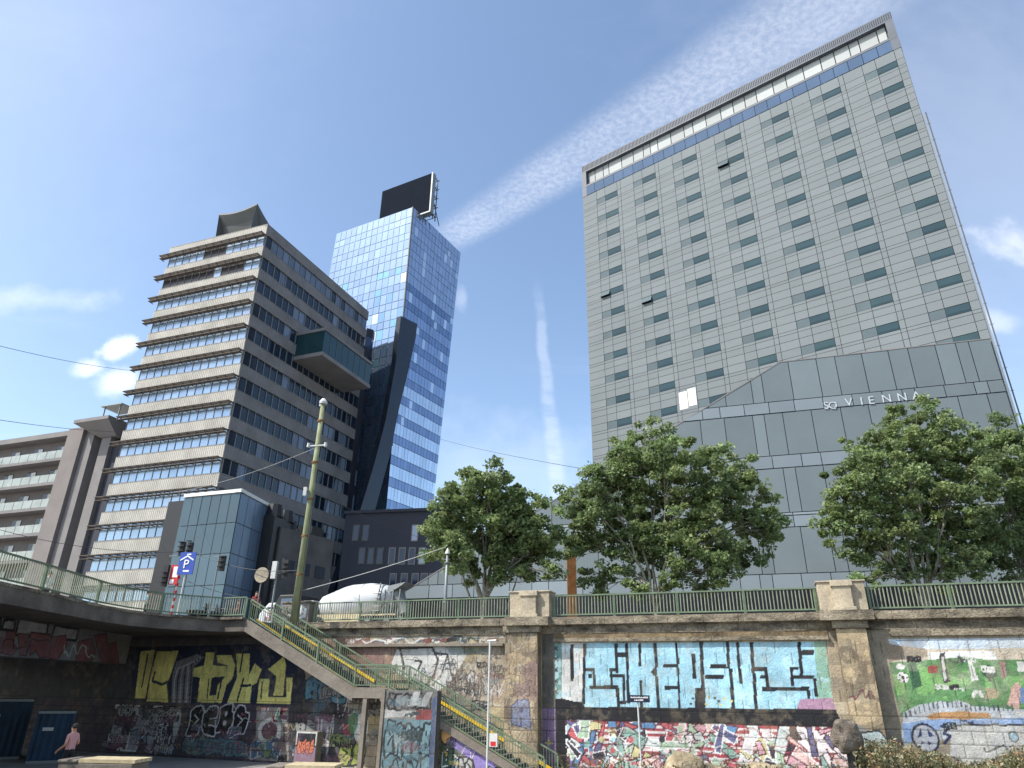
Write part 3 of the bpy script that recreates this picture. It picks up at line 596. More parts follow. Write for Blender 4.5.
# pier faces
for (ua, ub, sd) in ((-8.85, -7.2, 41), (6.0, 7.15, 42)):
    pc = Canvas(W, ua, ub, GROUND, 5.2, .036, srgb(156, 137, 102), block=(.8, .47), var=.28, seed=sd)
    pc.drips(14, 3, srgb(80, 65, 45), .5); pc.wear = .1
    n7 = pc.noise(.7, sd); pc._apply(n7 > .54, srgb(88, 76, 60), .6); pc._apply(n7 < .36, srgb(196, 170, 120), .5)
    if ua > 0:
        pc.poly([(ua, -1), (ub, -1), (ub, 1.0), (ua, 1.7)], srgb(120, 125, 120)); pc.letters(ua, ub, .3, 1.5, 1, srgb(150, 165, 165), srgb(30, 40, 40), .07); pc.letters(ua, ub, -.8, .3, 2, srgb(110, 120, 110), srgb(30, 35, 35), .06); pc.scribble(ua+.1, ub-.1, 2.4, 2.9, 8, srgb(110, 50, 60), .05)
    else:
        n_ = pc.noise(1.2, 8); pc._apply((n_ > .5) & (pc.Z > 2.2) & (pc.Z < 3.9) & (pc.U > -8.3), srgb(125, 92, 90), .6)
        pc.letters(-8.5, -7.5, .9, 2.1, 1, srgb(110, 120, 150), srgb(70, 75, 105), .06)
        for k in range(14): pc.scribble(-8.75, -7.6+.3*(k % 2), -.8+k*.4, -.3+k*.42, 9, [srgb(110, 92, 80), srgb(165, 155, 140), srgb(95, 90, 100)][k%3], .035, .6)
        for k in range(6): pc.scribble(-8.7, -7.3, .5+k*.5, 1.1+k*.5, 10, srgb(95, 75, 70), .04, .6)
    pc.build('pier_face', wall, d=PIER+.015)

# ================================================================== stairs
st = empty('staircase', S.pt(-6.4, GROUND)); tag(st, 'concrete stairs with green railings and a yellow strip, descending from the bridge corner', 'staircase')
D0, D1 = .36, 2.5
za, zl = STREET, 2.64; ua, ub, uc, ud = -22.9, -15.95, -14.05, -6.3
def stepz(n, u0, u1, z0, z1, m):
    for k in range(n):
        a = u0+(u1-u0)*k/n; b_ = u0+(u1-u0)*(k+1)/n; zt_ = z0+(z1-z0)*(k+1)/n
        m.pbox(W, a, b_, zt_-.22, zt_, D0, D1-.26)
m = MB(); stepz(20, ua, ub, za, zl, m); stepz(22, uc, ud, zl, GROUND, m); m.pbox(W, ub, uc, zl-.25, zl, D0, D1-.26); m.build('steps', 'dark_concrete', st)
def band(m, u0, z0, u1, z1, up, dn, d0, d1):
    q = [W.pt(u0, z0-dn, d1), W.pt(u1, z1-dn, d1), W.pt(u1, z1-dn, d0), W.pt(u0, z0-dn, d0), W.pt(u0, z0+up, d1), W.pt(u1, z1+up, d1), W.pt(u1, z1+up, d0), W.pt(u0, z0+up, d0)]
    m.box8(q)
m = MB(); band(m, ua-.1, za, ub, zl, .04, .58, D1-.26, D1); m.pbox(W, ub, uc+.02, zl-.45, zl+.02, D1-.26, D1); band(m, uc, zl, ud, GROUND, .04, .3, D1-.26, D1); m.build('stringer', 'concrete', st)
m = MB(); band(m, ua-.1, za-.22, ub, zl-.22, 0, .3, D0, D1-.262); m.pbox(W, ub, uc, zl-.45, zl-.252, D0, D1-.262); m.build('stair_slab', 'dark_concrete', st)
m = MB(); band(m, ua+1.0, za-.47+.30, ub, zl+.30, .07, .07, D0+.1, D0+.16); band(m, uc+1.2, zl-.56+.30, ud, GROUND+.30, .07, .07, D0+.1, D0+.16); m.build('yellow_strip', 'yellow_paint', st)
m = MB(); band(m, ua+.4, za-.02, ub, zl-.02, .06, .0, D1-.36, D1-.27); band(m, uc, zl-.02, ud, GROUND-.02, .06, .0, D1-.36, D1-.27); m.build('gutter', 'yellow_paint', st)
for (dd, lab) in ((D1-.1, 'near'), (D0-.02+.08, 'far')):
    m = MB(); runs = [(ua+.02, za, ub, zl), (ub, zl, uc, zl), (uc, zl, ud, GROUND)]
    for (a, z0, b_, z1) in runs:
        m.bar(W.pt(a, z0+1.03, dd), W.pt(b_, z1+1.03, dd), .07, .07)
        if lab == 'near': m.bar(W.pt(a, z0+.12, dd), W.pt(b_, z1+.12, dd), .05, .05); m.bar(W.pt(a, z0+.86, dd), W.pt(b_, z1+.86, dd), .04, .04)
        else: m.bar(W.pt(a, z0+.2, dd), W.pt(b_, z1+.2, dd), .05, .05)
    rail = m.build('handrail', 'green_paint', st)
    for (a, z0, b_, z1) in runs:
        L = b_-a; n = max(1, int(round(L/2.3))); 
        for k in range(n+ (b_ == ud)):
            u = a+L*k/n; z = z0+(z1-z0)*k/n; mm = MB(); mm.pbox(W, u-.04, u+.04, z-.02, z+.98, dd-.04, dd+.04); mm.build('post', 'green_paint', rail, origin=W.pt(u, z, dd))
            bpy.context.view_layer.update()
        mm = MB(); n = int(L/.13)
        for k in range(1, n):
            u = a+L*k/n; z = z0+(z1-z0)*k/n; mm.pbox(W, u-.011, u+.011, z+.1, z+1.0, dd-.011, dd+.011)
        mm.build('balusters', 'green_paint', rail)
# landing posts and block
B3 = W.off(3.0)
m = MB(); m.pbox(W, -15.35, -15.13, GROUND, zl-.45, D1-.25, D1-.02); m.build('landing_post', 'concrete', st)
m = MB(); m.pbox(W, -14.02+.0, -13.86, GROUND, 2.6, 2.82, 3.05); m.build('landing_post', 'concrete', st)
m = MB(); m.pbox(W, -13.85, -11.2, GROUND, 2.56, 2.52, 2.98); m.build('block', 'dark_concrete', st)
bc = Canvas(B3, -13.85, -11.2, GROUND, 2.56, .036, srgb(120, 118, 112), block=(3, 9), var=.05, seed=61)
bc.poly([(-13.85, 1.6), (-11.2, 1.6), (-11.2, 2.56), (-13.85, 2.56)], srgb(105, 105, 102)); bc.poly([(-13.85, 1.4), (-11.9, 1.5), (-11.9, 1.7), (-13.85, 1.75)], srgb(165, 165, 160))
bc.letters(-13.7, -11.5, 1.75, 2.45, 6, None, BK, .09); bc.poly([(-12.5, 1.95), (-12.2, 1.95), (-12.05, 2.5), (-12.4, 2.5)], srgb(160, 162, 160)); bc.poly([(-12.1, 1.9), (-11.7, 1.9), (-11.4, 2.5), (-11.75, 2.5)], srgb(160, 162, 160)); bc.poly([(-12.2, 1.35), (-11.35, 1.35), (-11.35, 1.8), (-12.2, 1.75)], srgb(130, 45, 45))
bc.poly([(-13.8, -.6), (-11.3, -.6), (-11.3, 1.35), (-13.8, 1.35)], srgb(85, 125, 135)); bc.letters(-13.7, -11.4, -.3, 1.3, 5, srgb(92, 140, 150), srgb(22, 30, 35), .09, .05); bc.scribble(-13.7, -11.4, -.9, -.2, 20, BK, .07); bc.poly([(-13.5, -1), (-12, -1), (-12, -.6), (-13.3, -.6)], srgb(130, 60, 70))
bc.poly([(-11.42, -1), (-11.2, -1), (-11.2, 2.4), (-11.42, 2.2)], srgb(55, 80, 120)); bc.pell if False else None
bc.busy(-13.8, -11.25, -.9, 2.5, 22, [srgb(40, 60, 66), srgb(60, 100, 115), srgb(150, 160, 160), srgb(120, 60, 60), srgb(25, 28, 32)], .7, (.3, .8)); bc.build('block_face', st, d=-.005)
tc = Canvas(S, -11.2, -6.0, GROUND, 1.35, .036, srgb(120, 118, 110), block=(3, 9), var=.05, seed=62)
tc.poly([(-11.2, -1), (-10.3, -1), (-10.3, .4), (-11.2, .9)], srgb(70, 90, 60)); tc.ell(-10.95, .75, .3, .42, srgb(235, 165, 30)); tc.ell(-10.95, .75, .3, .42, BK, 1, .2)
tc.wild(-11.1, -10.3, -.9, .2, 10, [srgb(205, 180, 50), srgb(60, 100, 70), srgb(60, 140, 170)], out=BK, size=.3)
tc.poly([(-10.7, .9), (-8.6, -.1), (-8.5, -.5), (-9.2, -.75), (-10.0, 0), (-10.6, .3)], srgb(135, 112, 190)); tc.scribble(-10.4, -9, -.3, .6, 8, WH, .04)
tc.ell(-10.0, -.45, .5, .4, srgb(165, 165, 160)); tc.ell(-10.0, -.45, .5, .4, BK, 1, .15); tc.letters(-10.3, -9.6, -.9, -.1, 2, None, BK, .07)
tc.letters(-8.9, -7.6, -1, -.4, 3, srgb(150, 200, 150), BK, .06)
tc.busy(-11.1, -7, -.95, 1.2, 14, [srgb(190, 170, 60), srgb(120, 100, 170), srgb(40, 40, 45), srgb(170, 170, 165), srgb(80, 150, 110)], .7, (.25, .6)); tc.build('stair_side_face', st, d=-.14, clip=lambda U, Z_: Z_ < zl-.25-(U-uc)*(zl-GROUND)/(ud-uc))
m = MB(); n = 10
q = [W.pt(-11.2, GROUND, 2.3), W.pt(-6.6, GROUND, 2.3), W.pt(-11.2, zl-.3-(-11.2-uc)*(zl-GROUND)/(ud-uc), 2.3)]
m.prism(q, tuple(-W.n*1.9)); m.build('stair_base', 'dark_concrete', st)
# ================================================================== hotel
hotel = empty('hotel_tower', H.pt(-24, STREET, -8)); tag(hotel, 'tall grey hotel slab with a grid of paired windows and a glazed top band', 'hotel tower')
HB = 6.0; HT = 86.35; hu0, hu1 = -49.2, -0.05
dirb = np.array([math.sin(math.radians(36.5)), math.cos(math.radians(36.5)), 0])*20
def hprism(m, u0, u1, z0, z1, d):      # body of the slab, sides run away behind the face
    p = [H.pt(u0, z0, d), H.pt(u1, z0, d), tuple(np.array(H.pt(u1, z0, d))+dirb), tuple(np.array(H.pt(u0, z0, d))+dirb)]
    return m.box8(p+[(x, y, z1) for x, y, _ in p])
m = MB(); hprism(m, hu0, hu1, HB, 79.6, -.12); m.build('core', 'hotel_joint', hotel)
FL = 3.63; ztop = [77.85-FL*k for k in range(20)]   # window heads
wx = [-0.95-6.93*k for k in range(7)]                 # right edge of the dark pane
us = [hu0]
for x in sorted(wx): us += [x-3.93, x-2.33, x, x+.62]
us = [u for u in us if hu0 <= u < hu1-.3]+[hu1]
pan = MB(); HC = srgb(114, 121, 123)
for k in range(21):
    zh = 77.85-FL*k
    rows = [(zh, zh+1.15), (zh-1.12, zh), (zh-1.12-.42, zh-1.12), (zh+1.15-FL, zh-1.54)]
    if k == 0: rows[0] = (zh, 79.6)
    for ri, (z0, z1) in enumerate(rows):
        if z0 < HB: continue
        for a, b_ in zip(us[:-1], us[1:]):
            iswin = ri == 1 and any(abs(a-(x-3.93)) < .05 or abs(a-(x-2.33)) < .05 for x in wx)
            if iswin and k < 20: continue
            if False and not any(abs(a-(x-2.33)) < .05 for x in wx):
                parts = [(a, (a+b_)/2), ((a+b_)/2, b_)]
            else: parts = [(a, b_)]
            for (p, q) in parts:
                pan.quadv([H.pt(p+.028, z0+.025, 0), H.pt(q-.028, z0+.025, 0), H.pt(q-.028, z1-.025, 0), H.pt(p+.028, z1-.025, 0)], c=j3(HC, .045))
pan.build('facade_panels', 'hotel_panel', hotel, attr='tint')
wins = []
for k in range(20):
    for i, x in enumerate(wx): wins.append((ztop[k], i, x, k))
vis = sorted(wins, key=lambda w: (w[1], w[3]))
stuffw = MB(); cnt = 0
openw = {(1, 3), (5, 6), (6, 5), (15, 0)}
def one_win(m, zh, x, i, k):
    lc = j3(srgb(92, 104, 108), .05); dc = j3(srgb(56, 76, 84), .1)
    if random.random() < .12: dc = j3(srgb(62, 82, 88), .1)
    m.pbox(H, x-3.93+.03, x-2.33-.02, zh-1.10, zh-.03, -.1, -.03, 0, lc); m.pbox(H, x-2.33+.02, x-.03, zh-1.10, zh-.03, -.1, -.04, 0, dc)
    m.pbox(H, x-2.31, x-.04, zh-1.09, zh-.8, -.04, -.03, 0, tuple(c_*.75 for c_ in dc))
    if (k, i) in openw:
        m.faces([H.pt(x-3.9, zh-.05, .0), H.pt(x-2.36, zh-.05, .0), H.pt(x-2.36, zh-1.0, .4), H.pt(x-3.9, zh-1.0, .4)], [(0, 1, 2, 3)], 0, lc)
        m.faces([H.pt(x-3.9, zh-1.0, .4), H.pt(x-2.36, zh-1.0, .4), H.pt(x-2.36, zh-1.08, .0), H.pt(x-3.9, zh-1.08, .0)], [(0, 1, 2, 3)], 0, (.01, .01, .012))
for zh, i, x, k in vis:
    hidden = (zh < 36) and x > -23
    if hidden: continue
    if cnt < 100:
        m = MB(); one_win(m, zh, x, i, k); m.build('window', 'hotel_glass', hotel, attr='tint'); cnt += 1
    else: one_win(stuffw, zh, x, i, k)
if stuffw.v: tag(stuffw.build('windows', 'hotel_glass', hotel, attr='tint'), kind='stuff')
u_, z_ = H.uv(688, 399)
m = MB(); m.pbox(H, u_-1.25, u_-.06, z_-1.3, z_+1.2, .0, .03); m.pbox(H, u_+.06, u_+1.2, z_-1.1, z_+1.4, .0, .03); tag(m.build('glare_panel', 'white_frame', hotel), 'bright white pair of panels standing in for sun glare on the windows')  # white panels imitate the sun's glare on two panes
# crown: glazing, pale screens, lattice frame
m = MB(); hprism(m, hu0-.1, hu1+.02, 79.6, 81.5, -.6)
m.build('crown_core', 'slate', hotel)
m = MB(); n = 26
for k in range(n):
    a = hu0+.6+(hu1-hu0-1.4)*k/n; b_ = hu0+.6+(hu1-hu0-1.4)*(k+1)/n
    m.quadv([H.pt(a+.03, 79.68, .02), H.pt(b_-.03, 79.68, .02), H.pt(b_-.03, 81.45, .02), H.pt(a+.03, 81.45, .02)], c=j3(srgb(78, 98, 124), .08))
m.build('crown_glazing', 'hotel_glass', hotel, attr='tint')
m = MB(); rr = random.Random(4); u = hu0+.9
while u < hu1-1.2:
    L = min(rr.uniform(1.0, 2.6), hu1-1.1-u)
    if L < .4: break
    _k = rr.uniform(.8, 1.0); c_ = tuple(x*_k for x in srgb(176, 180, 178)); m.quadv([H.pt(u+.06, 81.95, -.6), H.pt(u+L-.06, 81.95, -.6), H.pt(u+L-.06, 84.8, -.6), H.pt(u+.06, 84.8, -.6)], c=c_); u += L
m.build('crown_screens', 'hotel_panel', hotel, attr='tint')
m = MB(); hprism(m, hu0+.5, hu1-.9, 81.9, 84.9, -.8); m.build('crown_void', 'slate', hotel)
m = MB(); m.pbox(H, hu0, hu1, 81.5, 81.9, -1.2, .05); m.pbox(H, hu0, hu1, 84.8, 85.0, -1.2, .05); m.pbox(H, hu1-.95, hu1, 79.6, 84.8, -1.2, .04); m.pbox(H, hu0, hu0+.85, 79.6, 84.8, -1.2, .04)
for k in range(190):      # roof lattice
    u = hu0+(hu1-hu0)*k/190; m.pbox(H, u, u+.13, 85.0, HT, -.1, .03)
for k in range(6): m.pbox(H, hu0, hu1, 85.05+k*.23, 85.05+k*.23+.12, -.14, -.05)
m.build('crown_frame', 'crown', hotel)
m = MB(); m.box8([tuple(np.array(H.pt(hu1, 6, -.1))+dirb*.0), tuple(np.array(H.pt(hu1+.2, 6, -.35))), tuple(np.array(H.pt(hu1+.2, 6, -.35))+dirb*.9), tuple(np.array(H.pt(hu1, 6, -.1))+dirb*.9)]+[tuple(np.array(H.pt(hu1, 68, -.1))), tuple(np.array(H.pt(hu1+.2, 68, -.35))), tuple(np.array(H.pt(hu1+.2, 68, -.35))+dirb*.9), tuple(np.array(H.pt(hu1, 68, -.1))+dirb*.9)])
m.build('side_fin', 'metal_white', hotel)
m = MB(); m.tube([H.pt(hu1+.42, 6, -.6), H.pt(hu1+.42, 68.5, -.6)], .07, 6)
for k in range(24): m.tube([H.pt(hu1+.25, 8+k*2.55, -.6), H.pt(hu1+.6, 8+k*2.55, -.6)], .03, 5)
m.build('side_mast', 'slate', hotel)

# podium: folded grey glass front parallel to the quay
PD = Plane(H.pt(1.3, 34), 17.8)
pod = empty('hotel_podium', PD.pt(-30, STREET, -2)); tag(pod, 'dark grey glass-clad podium with sloping top edge and the hotel name, before the slab', 'podium')
top = 36.55
def ptop(u): return top if u > -22.1 else top+.535*(u+22.1)
bodyp = [PD.pt(-68, STREET-1, -.15), PD.pt(-1.5, STREET-1, -.15), PD.pt(-1.5, top-.1, -.15), PD.pt(-22.1, top-.1, -.15), PD.pt(-68, ptop(-68)-.1, -.15)]
m = MB(); m.prism(bodyp, tuple(-PD.n*3.0)); m.build('core', 'joint', pod)
def clip(poly, f):
    out = []
    for i in range(len(poly)):
        a, b_ = poly[i], poly[(i+1) % len(poly)]; fa, fb = f(a), f(b_)
        if fa <= 0: out.append(a)
        if (fa < 0 < fb) or (fb < 0 < fa):
            t = fa/(fa-fb); out.append((a[0]+(b_[0]-a[0])*t, a[1]+(b_[1]-a[1])*t))
    return out
rows = [(top, 31.9), (31.9, 30.55), (30.55, 25.75), (25.75, 24.35), (24.35, 19.6), (19.6, 19.3), (19.3, 18.1), (18.1, 13.5), (13.5, 12.0), (12.0, 5.2)]
gp = MB(); rr = random.Random(12)
for ri, (zt_, zb) in enumerate(rows):
    thin = zt_-zb < 2; u = -68.0+rr.uniform(0, 2)
    if ri in (5, 6): rr2 = random.Random(99+0*ri); u = -67
    edges = [u]; gen = rr if ri not in (4, 5, 6) else random.Random(77)
    while edges[-1] < -1.5: edges.append(edges[-1]+gen.choice([1.2, 1.9, 2.6, 2.7, 2.9, 3.0]))
    edges[-1] = -1.55
    if edges[-1]-edges[-2] < .5: edges.pop(-2)
    for a, b_ in zip(edges[:-1], edges[1:]):
        if b_ <= a: continue
        base = srgb(138, 147, 150) if (thin and a < -17) else srgb(126, 135, 136)
        c_ = (.012, .015, .018) if ri == 9 else j3(tuple(x*.8 for x in base), .11); tilt = rr.uniform(-.02, .02); tz = .06 if thin else 0.
        poly = [(a+.035, zb+.04), (b_-.035, zb+.04), (b_-.035, zt_-.04), (a+.035, zt_-.04)]
        poly = clip(poly, lambda p: p[1]-(top+.535*(p[0]+22.1))) if a < -22.1 else poly
        if len(poly) < 3: continue
        gp.quadv([PD.pt(u2, z2, .02+tz*(zt_-z2)/(zt_-zb)+tilt*(u2-a)/(b_-a)) for u2, z2 in poly], c=c_)
gp.build('glass_panels', 'podium_panel', pod, attr='tint')
m = MB(); m.pbox(PD, -22.1, -1.5, top-.02, top+.08, -3, .06)
q = [PD.pt(-68, ptop(-68)-.05, .06), PD.pt(-22.1, top-.05, .06), PD.pt(-22.1, top+.08, .06), PD.pt(-68, ptop(-68)+.08, .06)]
m.prism(q, tuple(-PD.n*3.0)); m.build('roof_edge', 'grey_render', pod)
m = MB(); q = [PD.pt(-68, ptop(-68)-.2, -3.0), PD.pt(-22.1, top-.2, -3.0), PD.pt(-1.5, top-.2, -.3), tuple(H.pt(-1.6, top-.2, -.3)), tuple(H.pt(-30, top-.2, -.5)), tuple(H.pt(-49, ptop(-50)-.2, -.5))]
m.quadv(q); m.build('roof', 'slate', pod)
def text_mesh(txt, size, P, u, z, d, name, m, parent=None, ext=.02, slant=0, space=1.0, align='LEFT', origin=None):
    cu = bpy.data.curves.new('txt', 'FONT'); cu.body = txt; cu.size = size; cu.extrude = ext; cu.space_character = space; cu.align_x = align; cu.resolution_u = 3
    o = bpy.data.objects.new('txt', cu); col.objects.link(o); bpy.context.view_layer.update()
    me = bpy.data.meshes.new_from_object(o.evaluated_get(bpy.context.evaluated_depsgraph_get())); bpy.data.objects.remove(o)
    vs = np.array([v.co for v in me.vertices]); fs = [tuple(p.vertices) for p in me.polygons]
    b = MB(); b.faces([P.pt(u+x+slant*y, z+y, d+zz) for x, y, zz in vs], fs); bpy.data.meshes.remove(me)
    return b.build(name, m, parent, origin=origin)
for ch, x in (('S', 824), ('O', 828.5), ('/', 834.5)):
    u_, z_ = PD.uv(x, 409.5); text_mesh(ch, 1.15, PD, u_, z_, .12, 'letter', 'letter_paint', pod, slant=.0)
for ch, x, y in (('V', 845.5, 406.5), ('I', 860.5, 405.3), ('E', 868.5, 404.6), ('N', 882, 403), ('N', 897.5, 401.6), ('A', 912.5, 400)):
    u_, z_ = PD.uv(x, y); text_mesh(ch, 1.25, PD, u_, z_, .12, 'letter', 'letter_paint', pod)

# ================================================================== banded office tower
tw = empty('office_tower', T.pt(-9, STREET, -10)); tag(tw, 'beige banded office tower with ribbon windows and sunshades, sunny front and shaded long side', 'office tower')
TZ = 64.36; FH = 3.77; U0 = -18.3; V1 = 27.3
def tfloor(k): return TZ-FH*k
m = MB()
p = [T.pt(U0+.25, STREET-1, -.35), T.pt(-.35, STREET-1, -.35), T2.pt(V1, STREET-1, -.35), tuple(np.array(T2.pt(V1, STREET-1, -.35))-T.t*(18))]
m.box8(p+[(x, y, TZ-.3) for x, y, _ in p]); m.build('core', 'dark_render', tw)
SPH = 1.72
def ribs(P, u0, u1, z0, z1, d, mm, n_w=.32):
    k = int((u1-u0)/n_w); w = (u1-u0)/k
    for i in range(k):
        a = u0+i*w; mm.faces([P.pt(a, z0, d-.05), P.pt(a+w*.55, z0, d), P.pt(a+w, z0, d-.05), P.pt(a, z1, d-.05), P.pt(a+w*.55, z1, d), P.pt(a+w, z1, d-.05)], [(0, 1, 4, 3), (1, 2, 5, 4)])
    mm.pbox(P, u0, u1, z0-.001, z0+.03, d-.4, d+.01); mm.pbox(P, u0, u1, z1, z1+.04, d-.4, d+.01)
rT = random.Random(5)
for k in range(16):
    zt_ = tfloor(k); u0 = U0 
    uR = 0 if True else 0
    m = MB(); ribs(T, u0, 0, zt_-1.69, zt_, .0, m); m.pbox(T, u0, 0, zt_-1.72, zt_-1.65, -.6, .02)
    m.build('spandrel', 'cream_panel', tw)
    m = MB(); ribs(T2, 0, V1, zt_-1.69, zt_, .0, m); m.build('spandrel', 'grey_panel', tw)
    # windows front
    m = MB(); f = MB(); n = 13; zb = tfloor(k+1)+.04
    for i in range(n):
        a = U0+.3+(-U0-.6)*i/n; b_ = U0+.3+(-U0-.6)*(i+1)/n; t1 = rT.uniform(-.012, .012); t2 = rT.uniform(-.012, .012)
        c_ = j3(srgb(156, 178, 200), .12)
        if k in (0, 1) and 4 < i < 9 or (k == 1 and i < 11): c_ = srgb(70, 68, 70)
        if rT.random() < .12: c_ = j3(srgb(165, 184, 204), .05)
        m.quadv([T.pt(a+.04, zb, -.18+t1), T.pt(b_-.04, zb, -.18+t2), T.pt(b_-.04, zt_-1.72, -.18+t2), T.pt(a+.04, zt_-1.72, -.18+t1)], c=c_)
        f.pbox(T, a-.04, a+.04, zb, zt_-1.72, -.3, -.12)
    f.pbox(T, -.34, -.22, zb, zt_-1.72, -.3, -.12); f.pbox(T, U0+.3, -.3, zb, zb+.1, -.3, -.1)
    w_ = m.build('ribbon_window', 'mirror_glass', tw, attr='tint'); f.build('window_frame', 'grey_render', w_)
    m = MB(); f = MB(); n = 20
    for i in range(n):
        a = .3+(V1-.4)*i/n; b_ = .3+(V1-.4)*(i+1)/n
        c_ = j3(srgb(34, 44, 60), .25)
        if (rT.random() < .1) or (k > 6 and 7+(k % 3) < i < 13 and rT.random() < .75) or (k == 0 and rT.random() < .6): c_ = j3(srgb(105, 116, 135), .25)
        t1 = rT.uniform(-.01, .01)
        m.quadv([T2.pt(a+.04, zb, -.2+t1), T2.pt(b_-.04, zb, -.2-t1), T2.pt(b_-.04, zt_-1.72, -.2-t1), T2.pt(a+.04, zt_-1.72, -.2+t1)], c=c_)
        f.pbox(T2, a-.05, a+.05, zb, zt_-1.72, -.32, -.08)
    f.pbox(T2, .3, V1-.1, zb, zb+.08, -.32, -.07)
    w_ = m.build('ribbon_window', 'dark_glass', tw, attr='tint'); f.build('window_frame', 'metal_grey', w_)
    # sunshade: two slatted fins over the windows, poking out past the left end
    m = MB()
    for (zz, dd) in ((zt_-1.80, .85), (zt_-2.2, .65)):
        for s_ in range(4): m.pbox(T, U0-.9, -.05, zz-.05+s_*.0, zz+.02, .12+s_*dd*.25, .12+s_*dd*.25+dd*.17)
        for i in range(14):
            a = U0-.8+(-U0+.6)*i/13; m.pbox(T, a, a+.07, zz-.12, zz-.051, -.2, dd+.12)
    m.build('sunshade', 'louvre', tw)
m = MB(); m.pbox(T, U0, 0, TZ-.3, TZ+.02, -.6, -.05); m.pbox(T2, 0, V1, TZ-.3, TZ+.02, -.6, -.05); m.build('parapet', 'grey_panel', tw)
# curved roof canopy: a hull that rises to two corners over the front and runs out along the long side
m = MB(); na, nb = 14, 8; CP = T.off(-2.0); uL, zL = CP.uv(219, 215); uR, zR = CP.uv(257, 204.5); zM = CP.uv(238, 212.5)[1]
def cpt(i, j, dz=0):
    s_ = i/na; t_ = j/nb; u = uL+(uR-uL)*t_; z = zL+(zR-zL)*t_-(max(0, (zL+zR)/2-zM))*4*t_*(1-t_)*1.0
    z = TZ+.35+(z-TZ-.35)*(1-s_)**3; p = np.array(CP.pt(u, 0)); q = T2.t*(24*s_); rr_ = (1-t_)*s_*4.5+0.0
    return (p[0]+q[0]+T.t[0]*(rr_+1.6*s_*t_), p[1]+q[1]+T.t[1]*(rr_+1.6*s_*t_), z+dz)
for i in range(na):
    for j in range(nb):
        m.quadv([cpt(i, j), cpt(i, j+1), cpt(i+1, j+1), cpt(i+1, j)]); m.quadv([cpt(i, j, .25), cpt(i+1, j, .25), cpt(i+1, j+1, .25), cpt(i, j+1, .25)])
for i in range(na):
    for j in (0, nb): m.quadv([cpt(i, j), cpt(i+1, j), cpt(i+1, j, .25), cpt(i, j, .25)])
ub0, ub1 = uL+.4, uR+1.2      # concave front and side below the rim
def rim(j): return cpt(0, j)
def foot(j, k):
    t_ = j/nb; r0 = np.array(rim(j)); f0 = np.array(CP.pt(ub0+(ub1-ub0)*t_, TZ-.4, -1.2)); w_ = k/4
    p = r0*(1-w_)+f0*w_; p = p+(-T.n)*(.9*math.sin(math.pi*w_)); return tuple(p)
for j in range(nb):
    m.quadv([rim(j), rim(j+1), cpt(0, j+1, .25), cpt(0, j, .25)])
    for k in range(4): m.quadv([foot(j, k), foot(j, k+1), foot(j+1, k+1), foot(j+1, k)])
for i in range(na):
    a_ = cpt(i, nb); b_ = cpt(i+1, nb); m.quadv([a_, b_, (b_[0]-.3, b_[1], TZ-.4), (a_[0]-.3, a_[1], TZ-.4)]); a_ = cpt(i, 0); b_ = cpt(i+1, 0); m.quadv([a_, b_, (b_[0]+.4, b_[1], TZ-.4), (a_[0]+.4, a_[1], TZ-.4)])
m.build('roof_canopy', 'slate', tw)
# projecting glazed box on the shaded side
b0, b1, dd = 9.9, 22.8, 5.0
m = MB(); m.pbox(T2, b0, b1, 46.75, 47.35, -.3, dd); m.pbox(T2, b0, b1, 50.9, 51.35, -.3, dd); bx_ = m.build('glazed_box', 'grey_panel', tw)
m = MB(); m.pbox(T2, b0+.12, b1-.12, 47.351, 50.899, -.2, dd-.15); m.build('glazing', 'cyan_glass', bx_)
m = MB()
for i in range(1, 8): u = b0+.12+(b1-b0-.24)*i/8; m.pbox(T2, u-.04, u+.04, 47.352, 50.898, dd-.149, dd-.1)
m.build('mullion', 'slate', bx_)

# ================================================================== dark annex and fin between the towers
ax = empty('dark_annex', T2.pt(31, STREET, -4)); tag(ax, 'narrow dark office annex of stacked floors between the beige tower and the mirrored tower', 'office annex')
m = MB(); m.pbox(T2, V1+.05, V1+3.0, STREET-1, 58.5, -12, -1.2); m.build('stair_core', 'dark_render', ax)
AX = Plane(atY(372, 331, 113), -34)
ua_, _ = AX.uv(372, 331); ub_ = AX.uv(402, 345)[0]
zt0 = AX.uv(384, 333)[1]
m = MB(); m.pbox(AX, ua_-1, ub_, STREET-1, zt0-.2, -9, -.15); m.build('core', 'dark_render', ax)
for k in range(12):
    z = zt0-4.3*k; m = MB(); m.pbox(AX, ua_-1, ub_, z-1.6, z, -.3, 0); m.build('floor_band', 'dark_render', ax)
    m = MB(); n = 6
    for i in range(n):
        a = ua_-1+(ub_-ua_+1)*i/n; b_ = ua_-1+(ub_-ua_+1)*(i+1)/n; m.quadv([AX.pt(a+.05, z-4.3, -.1), AX.pt(b_-.05, z-4.3, -.1), AX.pt(b_-.05, z-1.6, -.1), AX.pt(a+.05, z-1.6, -.1)], c=j3(srgb(62, 74, 100), .3))
    m.build('ribbon_window', 'dark_glass', ax, attr='tint')

